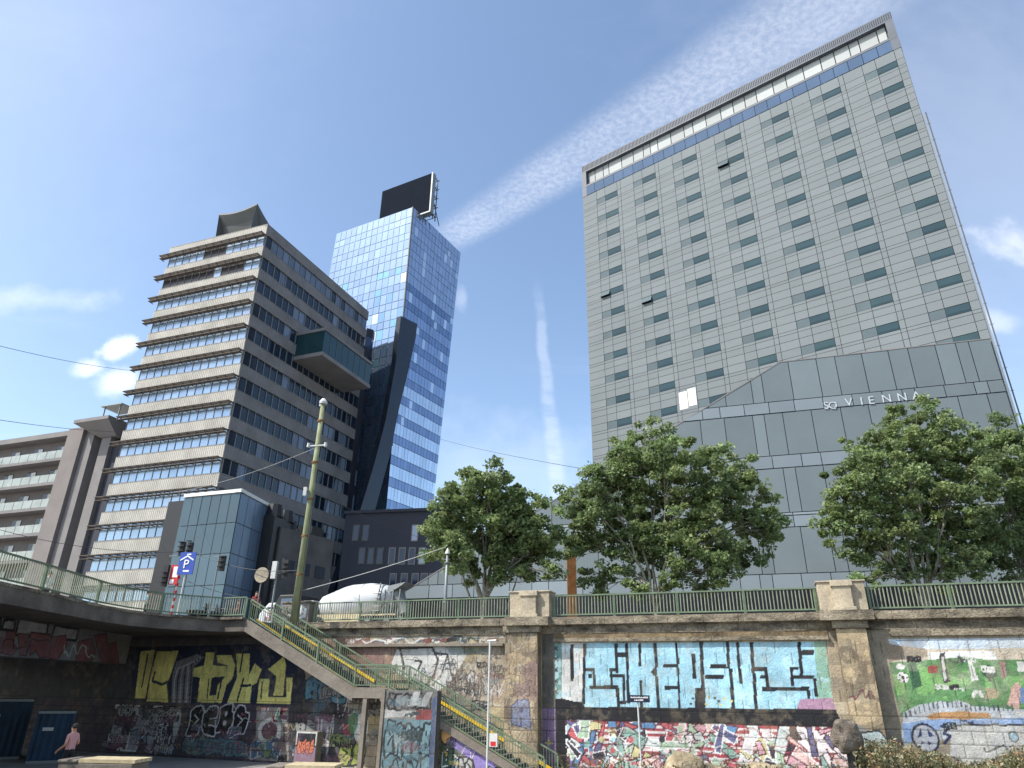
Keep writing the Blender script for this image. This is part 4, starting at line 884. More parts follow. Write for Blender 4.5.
# ================================================================== mirrored tower
mt = empty('glass_tower', GL.pt(-8, STREET, -8)); tag(mt, 'slim tower of blue mirror glass carrying a black screen on its roof', 'glass tower')
ZB = 8.0; ZT = 90.04
def gface(P, ulo, uhi, n, name, colr, dark, seed, clipf=None, kind=0):
    r_ = random.Random(seed); m = MB(); nf = int((ZT-ZB)/3.8); 
    for k in range(nf*2):
        sp = k % 2; z1 = ZT-(k//2)*3.8-(0 if sp == 0 else 2.2); z0 = z1-(2.2 if sp == 0 else 1.6)
        for i in range(n):
            def uu(fr, z): a = ulo(z); b_ = uhi(z); return a+(b_-a)*fr
            f0 = (i+.03)/n; f1 = (i+.97)/n
            tx = r_.gauss(0, .010); ty = r_.gauss(0, .008)
            up = (ZT-z1)/(ZT-ZB)
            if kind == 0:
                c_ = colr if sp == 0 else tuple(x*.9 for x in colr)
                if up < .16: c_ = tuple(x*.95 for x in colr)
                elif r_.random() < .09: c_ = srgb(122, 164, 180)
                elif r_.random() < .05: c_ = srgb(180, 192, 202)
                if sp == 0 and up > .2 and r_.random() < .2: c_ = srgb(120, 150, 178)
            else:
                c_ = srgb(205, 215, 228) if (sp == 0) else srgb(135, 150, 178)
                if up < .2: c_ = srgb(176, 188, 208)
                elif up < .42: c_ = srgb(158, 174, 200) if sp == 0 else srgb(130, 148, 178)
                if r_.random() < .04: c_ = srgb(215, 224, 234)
            c_ = j3(c_, .07)
            q = [(uu(f0, z0), z0+.05), (uu(f1, z0), z0+.05), (uu(f1, z1), z1-.05), (uu(f0, z1), z1-.05)]
            w = q[1][0]-q[0][0]
            m.quadv([P.pt(q[0][0], q[0][1], .02), P.pt(q[1][0], q[1][1], .02+tx*w), P.pt(q[2][0], q[2][1], .02+tx*w+ty*2), P.pt(q[3][0], q[3][1], .02+ty*2)], c=c_)
    return m.build(name, 'sky_glass', mt, attr='tint')
gface(GL, lambda z: -19.6-(ZT-z)*.045, lambda z: 0, 14, 'curtain_wall', srgb(138, 160, 186), 0, 3)
gface(GR, lambda z: 0, lambda z: 17.6-(ZT-z)*.08, 15, 'curtain_wall', srgb(150, 170, 210), 0, 4, kind=1)
def corner(z): return [GL.pt(-19.6-(ZT-z)*.045, z, -.05), GL.pt(-.03, z, -.05), GR.pt(17.6-(ZT-z)*.08, z, -.05), tuple(np.array(GR.pt(17.6-(ZT-z)*.08, z, -.05))-GL.t*19)]
m = MB(); m.box8(corner(STREET-1)+corner(ZT)); m.build('core', 'mullion_blue', mt)
m = MB(); m.pbox(GR, -.05, .12, 40, ZT, -.05, .12); m.pbox(GL, -.12, .05, 40, ZT, -.05, .12); m.build('corner_trim', 'slate', mt)
# dark leaning fin at the foot of the corner
F3 = GR.off(1.1)
fq = [F3.uv(*p_) for p_ in [(401, 316), (417.5, 324), (415, 341), (408, 372.5), (398.8, 410), (390, 455), (375.6, 508), (352, 600), (330, 600), (360, 511), (374, 465), (386, 419), (396, 362), (398, 341)]]
m = MB(); m.prism([F3.pt(u, z) for u, z in fq], tuple(-F3.n*1.0)); m.build('leaning_fin', 'fin_glass', mt)
# ---- roof screen
bb = empty('roof_screen', GL.pt(-6, ZT, -1)); tag(bb, 'black rectangular display screen on a steel frame on top of the mirrored tower', 'display screen')
BS = GL.off(-3.5)
ua_, za_ = BS.uv(383, 192); ub_, zb_ = BS.uv(432.5, 174); ub2, zb2 = BS.uv(432.5, 211)
m = MB(); m.pbox(BS, ua_, ub_, zb2+.2, za_, 0, .2); m.build('screen', 'screen', bb)
m = MB(); m.pbox(BS, ua_-.12, ub_+.12, zb2-.05, za_+.15, -.9, -.01)
m.pbox(BS, ub_+.0, ub_+.3, zb2-.05, za_+.15, -.9, .22); m.pbox(BS, ua_-.12, ub_+.3, zb2-.1, zb2+.19, -.5, .24); m.build('casing', 'metal_grey', bb)
m = MB()
for (dd) in (-1.4, -2.3):
    for uu_ in (ua_+1, ub_-.2): m.tube([BS.pt(uu_, ZT, dd), BS.pt(uu_, za_, dd)], .12, 6)
    for k in range(5): z = zb2+.3+(za_-zb2-.5)*k/4; m.tube([BS.pt(ua_+1, z, dd), BS.pt(ub_+.3, z, dd)], .08, 6); m.tube([BS.pt(ub_-.2, z, -.9), BS.pt(ub_-.2, z, -2.3)], .1, 6)
for uu_ in (ua_+1, (ua_+ub_)/2, ub_-.3): m.tube([BS.pt(uu_, ZT-.1, -.5), BS.pt(uu_, zb2, -.5)], .15, 6); m.tube([BS.pt(uu_, ZT, -4), BS.pt(uu_, (za_+zb2)/2, -.9)], .1, 6)
m.build('support_frame', 'slate', bb)

# ================================================================== dark old block at the foot
DB = Plane(atY(345, 513, 96), 12)
db = empty('dark_block', DB.pt(6, STREET, -5)); tag(db, 'low dark stone block with small pale-framed windows, below the mirrored tower', 'building')
zt0 = DB.uv(350, 514)[1]; ul = DB.uv(343, 540)[0]; ur = DB.uv(447, 520)[0]; zr = DB.uv(425, 517)[1]
m = MB(); m.pbox(DB, ul, ur, STREET-1, zt0, -12, 0); m.pbox(DB, ul-.2, ur+.2, zt0, zt0+.4, -12.2, .3); m.build('wall', 'dark_render', db)
for (yy, xs) in ((533, (356, 366, 415)), (556, (362, 371, 380, 392, 402, 412, 422)), (582, (415, 424, 432, 440, 404, 393))):
    for x in xs:
        u, z = DB.uv(x, yy); m = MB(); m.pbox(DB, u-.5, u+.5, z-1.15, z+1.15, .0, .08, 0); w_ = m.build('window_frame', 'grey_render' if x > 386 else 'dark_concrete', db)
        m = MB(); m.pbox(DB, u-.36, u+.36, z-1.0, z+1.0, .081, .1, 0, srgb(40, 50, 70) if x < 413 or yy > 570 else srgb(150, 160, 175)); m.build('pane', 'dark_glass', w_, attr='tint')
# mid grey concrete office wing in front of it
WG = Plane(atY(283, 527, 68), 20.3-82)
wg = empty('concrete_wing', WG.pt(4, STREET, -3)); tag(wg, 'plain grey concrete wing with rooftop machines, right of the glass box', 'building wing')
u0, z0 = WG.uv(283, 527); u1 = WG.uv(330, 560)[0]
m = MB(); m.pbox(WG, u0-.2, u0+7.5, STREET-1, z0, -3, 0); m.build('wall', 'dark_concrete', wg)
m = MB()
for k in range(4): m.tube([WG.pt(u0+1+k*1.6, z0-.05, -1.5), WG.pt(u0+1+k*1.6, z0+.9+.3*(k % 2), -1.5)], .5, 12)
m.pbox(WG, u0+5, u0+6.8, z0, z0+1.2, -2.6, -1); m.build('roof_machine', 'black', wg)
for k in range(6): m = MB(); m.pbox(WG, u0+.8+(k % 3)*2.2, u0+2.2+(k % 3)*2.2, z0-4.2-3.4*(k//3), z0-3.0-3.4*(k//3), .0, .05, 0, srgb(45, 52, 66)); m.build('window', 'dark_glass', wg, attr='tint')

# ================================================================== glass box in front of the banded tower
gx = empty('glass_pavilion', atY(241.9, 488, 62)*np.array([1, 1, 0])+np.array([-3, 3, STREET])); tag(gx, 'grey-blue glass clad box building with a pale roof edge, in front of the beige tower', 'glass building')
GB = Plane(atY(241.9, 488, 62), 20.3); GS = Plane(GB.P0, -82); ZG = 19.3; LB = 6.65; RB_ = 10.4
p = [GB.pt(-LB, STREET-1, -.1), GB.pt(-.1, STREET-1, -.1), GS.pt(RB_, STREET-1, -.1), tuple(np.array(GS.pt(RB_, STREET-1, -.1))-GB.t*LB)]
m = MB(); m.box8(p+[(x, y, ZG-.3) for x, y, _ in p]); m.build('core', 'slate', gx)
m = MB(); m.pbox(GB, -LB, .08, ZG-.32, ZG, -.5, .12); m.pbox(GS, -.08, RB_, ZG-.32, ZG, -.5, .12); m.build('roof_edge', 'white_frame', gx)
for P_, L_, n, c0, nm in ((GB, LB, 6, srgb(82, 102, 112), 0), (GS, RB_, 7, srgb(104, 122, 142), 1)):
    m = MB(); r_ = random.Random(8+nm)
    for k in range(6):
        z1 = ZG-.35-2.75*k; z0 = z1-2.75
        for i in range(n):
            a, b_ = (-L_+L_*i/n, -L_+L_*(i+1)/n) if nm == 0 else (L_*i/n, L_*(i+1)/n); tx = r_.gauss(0, .006); cc = j3(c0, .08)
            if nm == 0 and k < 2: cc = tuple(x*.8 for x in cc)
            m.quadv([P_.pt(a+.03, z0+.03, .02), P_.pt(b_-.03, z0+.03, .02+tx), P_.pt(b_-.03, z1-.03, .02+tx), P_.pt(a+.03, z1-.03, .02)], c=cc)
    m.build('glass_panels', 'podium_panel', gx, attr='tint')
m = MB(); m.pbox(GB, -LB-2.3, -LB-.01, STREET-1, ZG-.45, -3, -.4); m.build('dark_recess', 'black', gx)
m = MB(); u_, z_ = GS.uv(262, 525); m.pbox(GS, u_, u_+4.5, STREET, z_+1, .1, 1.2); m.build('service_shaft', 'black', gx)
m = MB(); 
for k in range(2): m.tube([GS.pt(u_+1+k*2.6, z_+1, .6), GS.pt(u_+1+k*2.6, z_+2.2, .6)], [.9, .7], 10)
m.build('roof_fan', 'black', gx)

# ================================================================== apartment block with balconies, far left
RP = Plane(atY(68, 430, 98), 20.3); uz = lambda x, y: RP.uv(x, y)
E0, E1, E2, E3, E4, E5 = [uz(x, 480)[0] for x in (56.5, 71.5, 80, 87, 96, 113)]; ZR = uz(68, 430)[1]
ab = empty('apartment_block', RP.pt(-8, STREET, -5)); tag(ab, 'apartment block with rows of pale glass balconies and a blank brownish end wall', 'apartment block')
m = MB(); m.pbox(RP, -40, E0, STREET-1, ZR-.8, -10, -2); m.build('wall', 'brown_render', ab)
m = MB(); m.pbox(RP, E0, E1, STREET-1, ZR, -10, .3); m.build('end_wall', 'brown_render', ab)
m = MB(); m.pbox(RP, E1+.01, E2, STREET-1, ZR-.2, -9, -.3); m.build('corner_pier', 'grey_render', ab)
m = MB(); m.pbox(RP, -40, E0, ZR-.8, ZR, -10, -.2); m.build('roof', 'grey_render', ab)
m = MB(); m.pbox(RP, -11.5, -5.0, ZR+.001, ZR+1.0, -8, -4); m.build('roof_room', 'grey_render', ab)
zb0 = uz(0, 458)[1]; FA = (uz(0, 458)[1]-uz(0, 553)[1])/4
for k in range(8):
    zf = zb0-1.2-FA*k
    m = MB(); m.pbox(RP, -40, E0-.01, zf-.4, zf, -2, -.05); m.build('balcony_slab', 'grey_render', ab)
    m = MB()
    for i in range(16): a = E0-.1-1.9*(i+1); m.pbox(RP, a+.05, a+1.85, zf+.05, zf+1.25, -.2, -.12)
    m.build('balcony_panels', 'balcony_glass', ab)
    for i in range(4):
        a = E0-4.5-5.0*i; w_ = None
        m = MB(); m.pbox(RP, a, a+1.9, zf+.3, zf+2.7, -2, -1.92, 0, srgb(45, 50, 60)); w_ = m.build('window', 'dark_glass', ab, attr='tint')
        m = MB(); m.pbox(RP, a+.9, a+1.85, zf+.4, zf+2.6, -1.919, -1.9); m.build('blind', 'white_frame', w_)
# stair tower with flared cap
stt = empty('slab_tower', RP.pt(2, STREET, -2)); tag(stt, 'narrow concrete shaft with a flared cap, between the apartments and the beige tower', 'tower')
zc = uz(100, 436)[1]
m = MB(); m.pbox(RP, E2+.02, E3, STREET-1, zc-1, -4, -1.8); m.build('recess', 'dark_render', stt)
m = MB(); m.pbox(RP, E3+.01, E4, STREET-1, zc, -4, -.6); m.build('shaft', 'grey_render', stt)
m = MB(); m.pbox(RP, E4+.01, E5+1.5, STREET-1, zc-.6, -4, -1.2); m.build('glazed_side', 'dark_render', stt)
cu0, cu1 = uz(86, 425)[0], uz(119, 425)[0]
bt = [(E3-.2, -.4), (E4+1.2, -.4), (E4+1.2, -3), (E3-.2, -3)]; tp = [(cu0, 2.0), (cu1, 2.0), (cu1, -4), (cu0, -4)]
m = MB(); m.box8([RP.pt(a, zc-.1, d) for a, d in bt]+[RP.pt(a, zc+1.7, d) for a, d in tp]); m.box8([RP.pt(a, zc+1.701, d) for a, d in tp]+[RP.pt(a, zc+2.2, d) for a, d in tp]); m.build('cap', 'grey_render', stt)
a_, z_ = uz(101, 405); m = MB(); m.pbox(RP, a_, a_+4.2, z_-.3, z_-.15, -3.5, 0); m.pbox(RP, a_+.5, a_+.6, zc+2.2, z_-.3, -.5, -.3); m.pbox(RP, a_+3.6, a_+3.7, zc+2.2, z_-.3, -.5, -.3); m.build('glass_shelter', 'balcony_glass', stt)
# ================================================================== street furniture and small things
def lathe(m, base, axis, prof, n=20, mi=0):
    base = np.array(base, float); ax = np.array(axis, float); ax /= np.linalg.norm(ax)
    m.tube([base+ax*t for t, r in prof], [r for t, r in prof], n, mi)
# tall mossy pole
pp = empty('wooden_pole', (-11.45, 38.6, STREET)); tag(pp, 'tall weathered greenish pole with insulators, leaning beside the top of the stairs', 'pole')
m = MB(); bx, by = -11.47, 38.5; m.tube([(bx, by, STREET-.1), (bx+.02, by, 12), (bx+.0, by, 18.4)], [.21, .17, .13], 14); m.build('shaft', 'mossy_pole', pp, smooth=True)
m = MB()
for z in (8.2, 10.3, 12.4, 14.6, 17.2): m.tube([(bx, by, z), (bx, by, z+.1)], [.205, .205], 14)
m.build('band', 'rust', pp)
m = MB(); m.tube([(bx, by, 18.35), (bx, by, 18.5), (bx, by, 18.7)], [.22, .24, .1], 12); m.tube([(bx-.12, by, 18.2), (bx-.12, by, 18.45)], .1, 8); m.build('cap', 'metal_white', pp)
m = MB(); m.tube([(bx-.6, by-.1, 15.6), (bx+.6, by-.1, 15.7)], .05, 6); m.tube([(bx-.5, by-.1, 15.55), (bx-.5, by-.1, 15.8)], .09, 8); m.tube([(bx+.5, by-.1, 15.6), (bx+.5, by-.1, 15.85)], .09, 8); m.build('bracket', 'metal_white', pp)
m = MB(); m.box(bx-.38, bx-.2, by-.3, by-.1, 12.6, 13.1); m.build('junction_box', 'metal_white', pp)
m = MB(); m.tube([(bx+.26, by-.1, STREET), (bx+.22, by-.1, 13)], .03, 6); m.build('conduit', 'wire', pp)
# stone pillar where stairs begin
q0 = W.uv(280, 600)[0]
pl = empty('stone_pillar', W.pt(-22.3, STREET, -.5)); tag(pl, 'short grey stone pillar covered with white graffiti, at the head of the stairs', 'pillar')
m = MB(); m.pbox(W, -22.6, -20.75, STREET-.4, 6.95, -.75, .1); m.build('body', 'concrete', pl, bevel=.03); m = MB(); m.pbox(W, -22.66, -20.69, 6.951, 7.06, -.8, .16); m.build('cap', 'coping', pl, bevel=.02)
pcn = Canvas(W, -22.6, -20.75, STREET, 6.94, .036, srgb(135, 130, 120), block=(5, 5), var=.05, seed=91)
pcn.letters(-21.9, -20.9, 6.1, 6.85, 2, WH, srgb(120, 120, 118), .05); pcn.scribble(-22.5, -21.7, 6.0, 6.8, 10, srgb(70, 60, 70), .06); pcn.scribble(-22.5, -21, 5.9, 6.4, 14, WH, .04)
pcn.build('graffiti_face', pl, d=.11)
# lamp posts
def lamp_post(x, y, z1, label):
    e = empty('lamp_post', (x, y, STREET)); tag(e, label, 'lamp post')
    m = MB(); m.tube([(x, y, STREET), (x, y, STREET+1.2), (x, y, z1)], [.11, .09, .07], 10); m.build('pole', 'metal_grey', e, smooth=True)
    m = MB(); m.tube([(x, y, z1-.5), (x, y, z1-.45)], .16, 10); m.tube([(x, y, STREET+.9), (x, y, STREET+1.0)], .14, 10); m.tube([(x-.3, y, z1-.3), (x+.15, y, z1-.3)], .03, 6); m.build('collar', 'metal_grey', e)
    m = MB(); m.tube([(x, y, z1), (x, y, z1+.12), (x, y, z1+.3)], [.14, .12, .03], 10); m.build('cap', 'metal_white', e)
lamp_post(-3.4, 38.0, 9.4, 'slim grey steel post behind the railing, left of the leftmost street tree')
e = empty('rusty_column', (3.8, 47, STREET)); tag(e, 'rust brown square column standing behind the railing between the two left trees', 'column')
m = MB(); x0 = atY(572, 590, 47)[0]; m.box(x0-.3, x0+.3, 46.8, 47.3, STREET, 11.5); m.build('shaft', 'rust', e)
# cement mixer truck (its cab points left)
MX = W.off(-7.5); mu0 = MX.uv(320, 600)[0]; mu1 = MX.uv(408, 600)[0]
tk = empty('cement_mixer', MX.pt((mu0+mu1)/2, STREET, 0)); tag(tk, 'cement mixer truck with a big white drum parked behind the railing', 'mixer truck')
zax = 8.0
pa = np.array(MX.pt(mu0+.3, 7.55, 0)); pb = np.array(MX.pt(mu1-.9, 8.15, 0)); L = np.linalg.norm(pb-pa); axd = (pb-pa)/L
m = MB(); lathe(m, pa, axd, [(0, .55), (.25, .75), (L*.35, 1.12), (L*.45, 1.17), (L*.7, 1.08), (L*.86, .85), (L, .6)], 28); m.build('drum', 'drum', tk, smooth=True)
m = MB(); lathe(m, pa+axd*(L*.86), axd, [(0, .88), (.12, .88)], 28); m.build('drum_ring', 'metal_grey', tk)
for fr, r0_ in ((.22, .985), (.62, 1.125)): m = MB(); lathe(m, pa+axd*(L*fr), axd, [(0, r0_), (.04, r0_)], 28); m.build('drum_ring', 'metal_grey', tk)
m = MB(); m.pbox(MX, mu0-2.6, mu1+.1, 6.5, 6.8, -.9, .9); 
for uu_ in (mu0+.3, mu1-1.2): m.pbox(MX, uu_-.1, uu_+.1, 6.8, 7.6, -.7, .7)
m.build('chassis', 'metal_grey', tk)
m = MB(); q = [(mu0-2.8, 6.4), (mu0-.9, 6.4), (mu0-.9, 8.35), (mu0-2.5, 8.35), (mu0-2.85, 7.6)]
m.prism([MX.pt(u, z, 1.15) for u, z in q], tuple(-MX.n*2.3)); cab = m.build('cab', 'black', tk, bevel=.06)
m = MB(); m.pbox(MX, mu0-2.3, mu0-1.4, 7.45, 8.1, 1.151, 1.17, 0, srgb(70, 90, 110)); m.build('side_window', 'dark_glass', cab, attr='tint')
m = MB(); m.pbox(MX, mu0-.75, mu0+.25, 7.35, 7.95, -.8, 1.0); m.build('water_tank', 'metal_grey', tk, bevel=.1)
m = MB(); p0_ = [MX.pt(mu1-1.3, 8.2, .6), MX.pt(mu1-.2, 8.75, .7), MX.pt(mu1-.2, 8.75, -.7), MX.pt(mu1-1.3, 8.2, -.6)]; p1_ = [MX.pt(mu1-1.2, 8.75, .6), MX.pt(mu1+.1, 8.95, .7), MX.pt(mu1+.1, 8.95, -.7), MX.pt(mu1-1.2, 8.75, -.6)]
m.box8(p0_+p1_); m.tube([MX.pt(mu1-.8, 8.3, 0), MX.pt(mu1-.3, 7.6, .1), MX.pt(mu1-.1, 7.0, .2)], [.5, .3, .28], 10); m.build('chute', 'metal_grey', tk)
m = MB()
for dd in (.3, .65): m.tube([MX.pt(mu1-1.9, 6.8, 1.0+dd*.1), MX.pt(mu1-1.6+dd*.1, 8.9, .95)], .035, 6)
for k in range(8): m.tube([MX.pt(mu1-2.0, 6.9+k*.27, 1.05), MX.pt(mu1-1.5, 6.9+k*.27, 1.05)], .025, 5)
for uu_ in (-1.3, -.7, -.2): m.tube([MX.pt(mu1+uu_, 6.8, .9), MX.pt(mu1+uu_, 8.5, .75)], .05, 6)
m.build('ladder', 'metal_grey', tk)
for uu_ in (mu0-1.9, mu0+.8, mu1-2.1, mu1-.7):
    for dd in (1.05, -.75):
        m = MB(); c_ = np.array(MX.pt(uu_, 6.35, dd)); m.tube([c_, c_+MX.n*.3], .52, 18); w_ = m.build('wheel', 'black', tk, smooth=False)
        m = MB(); m.tube([c_+MX.n*.3, c_+MX.n*.32], .28, 12); m.build('hub', 'metal_grey', w_)
m = MB(); m.pbox(MX, mu1-2.9, mu1-.2, 6.85, 6.95, .8, 1.2); m.pbox(MX, mu0+.2, mu1-2.9, 6.35, 7.0, .9, 1.1); m.build('side_panel', 'wood', tk)
# white van roof left of the pole
VN = W.off(-8); vu0 = VN.uv(272, 598)[0]; vu1 = VN.uv(296, 598)[0]
vn = empty('parked_van', VN.pt((vu0+vu1)/2, STREET)); tag(vn, 'white van, only its roof showing behind the graffiti pillar', 'van')
q = [(vu0-.4, 6.2), (vu0+3.6, 6.2), (vu0+3.6, 7.95), (vu0+.5, 7.95), (vu0-.1, 7.3)]
m = MB(); m.prism([VN.pt(u, z, .95) for u, z in q], tuple(-VN.n*1.9)); vb = m.build('body', 'drum', vn, bevel=.12)
m = MB(); m.pbox(VN, vu0+.5, vu0+3.2, 7.2, 7.65, .951, .97, 0, srgb(30, 36, 44)); m.build('side_window', 'dark_glass', vn, attr='tint')
for uu_ in (vu0+.5, vu0+2.9):
    m = MB(); c_ = np.array(VN.pt(uu_, 6.2, .75)); m.tube([c_, c_+VN.n*.22], .34, 16); m.build('wheel', 'black', vn)

def sig_head(m, P, u, z, d, side=1, h=.85):
    m.pbox(P, u-.14, u+.14, z, z+h, d, d+.2)
    for k in range(3): m.pbox(P, u-.12, u+.12, z+.2+k*.27, z+.24+k*.27, d+.2, d+.42)
# signals and signs
SG = Plane((-19, 40.6, 0), 10)
def sg(x, y): return SG.uv(x, y)
e = empty('traffic_light', SG.pt(sg(172, 614)[0], STREET)); tag(e, 'red and white striped pole with several black traffic lights, next to the blue parking sign', 'traffic light', 'traffic lights at the bridge corner')
u0, _ = sg(174, 600); zt_ = sg(178, 552)[1]
m = MB(); m.tube([SG.pt(u0, STREET), SG.pt(u0, zt_)], .07, 8); po = m.build('pole', 'metal_white', e)
m = MB()
for k in range(9): m.tube([SG.pt(u0, STREET+.3+k*.4), SG.pt(u0, STREET+.48+k*.4)], .078, 8)
m.build('stripe', 'sign_red', po)
for (x, y, h) in ((183.5, 553, .8), (191.5, 552, .7)): 
    m = MB(); u, z = sg(x, y); sig_head(m, SG, u, z-.2, .1, h=h); m.build('signal_head', 'black', e)
m = MB(); u, z = sg(165.5, 587); sig_head(m, SG, u, z, .1, h=1.2); m.build('signal_head', 'black', e)
m = MB(); u, z = sg(174, 583); m.pbox(SG, u-.28, u+.28, z-.1, z+1.0, .1, .14); sgn = m.build('sign_plate', 'sign_red', e); m = MB(); m.pbox(SG, u-.1, u+.22, z+.3, z+.9, .141, .15); m.pbox(SG, u-.2, u+.05, z-.05, z+.18, .141, .15); m.build('sign_field', 'sign_white', sgn)
m = MB(); m.bar(SG.pt(u0-.8, zt_-.25, .1), SG.pt(u0+1.2, zt_-.15, .1), .05, .05); m.build('arm', 'metal_grey', e)
e = empty('parking_sign', SG.pt(sg(186, 612)[0], STREET, .3)); tag(e, 'blue parking sign with a white roof mark over P, on a thin pole', 'sign')
ua_, za_ = sg(181.5, 552.5); ub_, zb_ = sg(193, 574.5)
SP = SG.off(.5); ua_, za_ = SP.uv(181.5, 552.5); ub_, zb_ = SP.uv(192.5, 574.5); uc_ = (ua_+ub_)/2
m = MB(); m.tube([SP.pt(uc_, STREET, -.05), SP.pt(uc_, za_, -.05)], .045, 8); m.build('pole', 'metal_white', e)
m = MB(); m.pbox(SP, ua_, ub_, zb_, za_, 0, .05); pt_ = m.build('panel', 'sign_blue', e)
hgt = za_-zb_; m = MB(); m.bar(SP.pt(ua_+.08, za_-hgt*.36, .06), SP.pt(uc_, za_-hgt*.17, .06), .02, .08); m.bar(SP.pt(uc_, za_-hgt*.17, .06), SP.pt(ub_-.08, za_-hgt*.36, .06), .02, .08)
m.pbox(SP, uc_-.12, uc_+.25, zb_+hgt*.12, zb_+hgt*.19, .051, .06); m.pbox(SP, uc_-.05, uc_+.2, za_-hgt*.12, za_-hgt*.07, .051, .06); m.build('marking', 'sign_white', pt_)
text_mesh('P', hgt*.55, SP, uc_-.18, zb_+hgt*.28, .056, 'letter', 'sign_white', pt_)
e = empty('traffic_light', SG.pt(sg(221, 612)[0], STREET)); tag(e, 'black traffic light on a slim pole in front of the glass box', 'traffic light', 'traffic lights at the bridge corner')
u0, zt_ = sg(219.5, 556); m = MB(); m.tube([SG.pt(u0, STREET), SG.pt(u0, zt_)], .05, 8); m.bar(SG.pt(u0-.3, zt_-.05, 0), SG.pt(u0+.25, zt_+.0, 0), .06, .06); m.build('pole', 'metal_grey', e)
u, z = sg(223, 571.5); m = MB(); sig_head(m, SG, u, z, .1, h=.85); m.build('signal_head', 'black', e)
e = empty('traffic_light', SG.pt(sg(277, 612)[0], STREET)); tag(e, 'pair of traffic lights between the round sign and the tall pole', 'traffic light', 'traffic lights at the bridge corner')
u0, zt_ = sg(278, 566); m = MB(); m.tube([SG.pt(u0, STREET), SG.pt(u0, zt_+.2)], .06, 8); m.bar(SG.pt(u0-.4, zt_-.4, 0), SG.pt(u0+.6, zt_-.4, 0), .05, .05); m.build('pole', 'metal_grey', e)
u, z = sg(273.8, 579); m = MB(); m.pbox(SG, u-.12, u+.16, z, z+.95, .0, .2); m.build('signal_head', 'metal_white', e)
u, z = sg(284.5, 578); m = MB(); sig_head(m, SG, u, z, -.1, h=1.0); m.pbox(SG, u-.3, u-.16, z-.15, z+1.1, -.05, .0); m.build('signal_head', 'black', e)
e = empty('round_sign', SG.pt(sg(263, 612)[0], STREET, .2)); tag(e, 'round traffic sign seen from its grey back, left of the tall greenish pole', 'sign')
u, z = sg(263.5, 575.5); m = MB(); c_ = np.array(SG.pt(u, z, .2)); m.tube([c_, c_+SG.n*.03], .42, 24); m.build('disc', 'pedestal', e); m = MB(); m.tube([SG.pt(u, STREET, .15), SG.pt(u, z+.3, .15)], .035, 8); m.build('pole', 'metal_grey', e)

# parked mopeds behind the bridge corner
for k in range(6):
    x = 197+k*6; p = atZ(x, 616, 6.05); p = atY(x, 613, 43+.2*k); bxx, byy = p[0], p[1]
    e = empty('moped', (bxx, byy, STREET)); tag(e, 'dark moped parked in the row behind the bridge railing', 'moped', 'row of mopeds behind the bridge railing')
    th = random.uniform(-.3, .3)+1.2; cx, sx = math.cos(th), math.sin(th)
    pt_ = lambda a, b_, z: (bxx+a*cx-b_*sx, byy+a*sx+b_*cx, STREET+z)
    m = MB()
    m.tube([pt_(-.5, 0, .55), pt_(-.1, 0, .62), pt_(.05, 0, .35), pt_(.35, 0, .35), pt_(.52, 0, .95)], [.16, .17, .13, .09, .07], 8); m.tube([pt_(-.65, 0, .72), pt_(0, 0, .76)], [.1, .12], 8); m.build('body', 'black', e)
    m = MB(); m.tube([pt_(.48, -.3, 1.05), pt_(.48, .3, 1.05)], .025, 6); m.tube([pt_(.5, 0, .9), pt_(.48, 0, 1.3)], [.1, .05], 6); m.build('handlebar', 'black', e)
    for a in (-.55, .62):
        m = MB(); m.tube([pt_(a, -.05, .24), pt_(a, .05, .24)], .24, 14); m.build('wheel', 'black', e)
# colourful utility box by the stairs
U_ = W.off(.25); u, z = U_.uv(267, 622)
e = empty('utility_box', U_.pt(u, STREET)); tag(e, 'small white and pink painted box at the head of the stairs', 'utility box')
m = MB(); m.pbox(U_, u-.28, u+.28, STREET, STREET+.75, -.3, 0); m.build('case', 'sign_white', e, bevel=.02)
m = MB(); m.pbox(U_, u-.2, u+.1, STREET+.15, STREET+.35, .0, .01); m.pbox(U_, u-.05, u+.22, STREET+.4, STREET+.65, .0, .01); m.build('marking', 'cloth_pink', e)

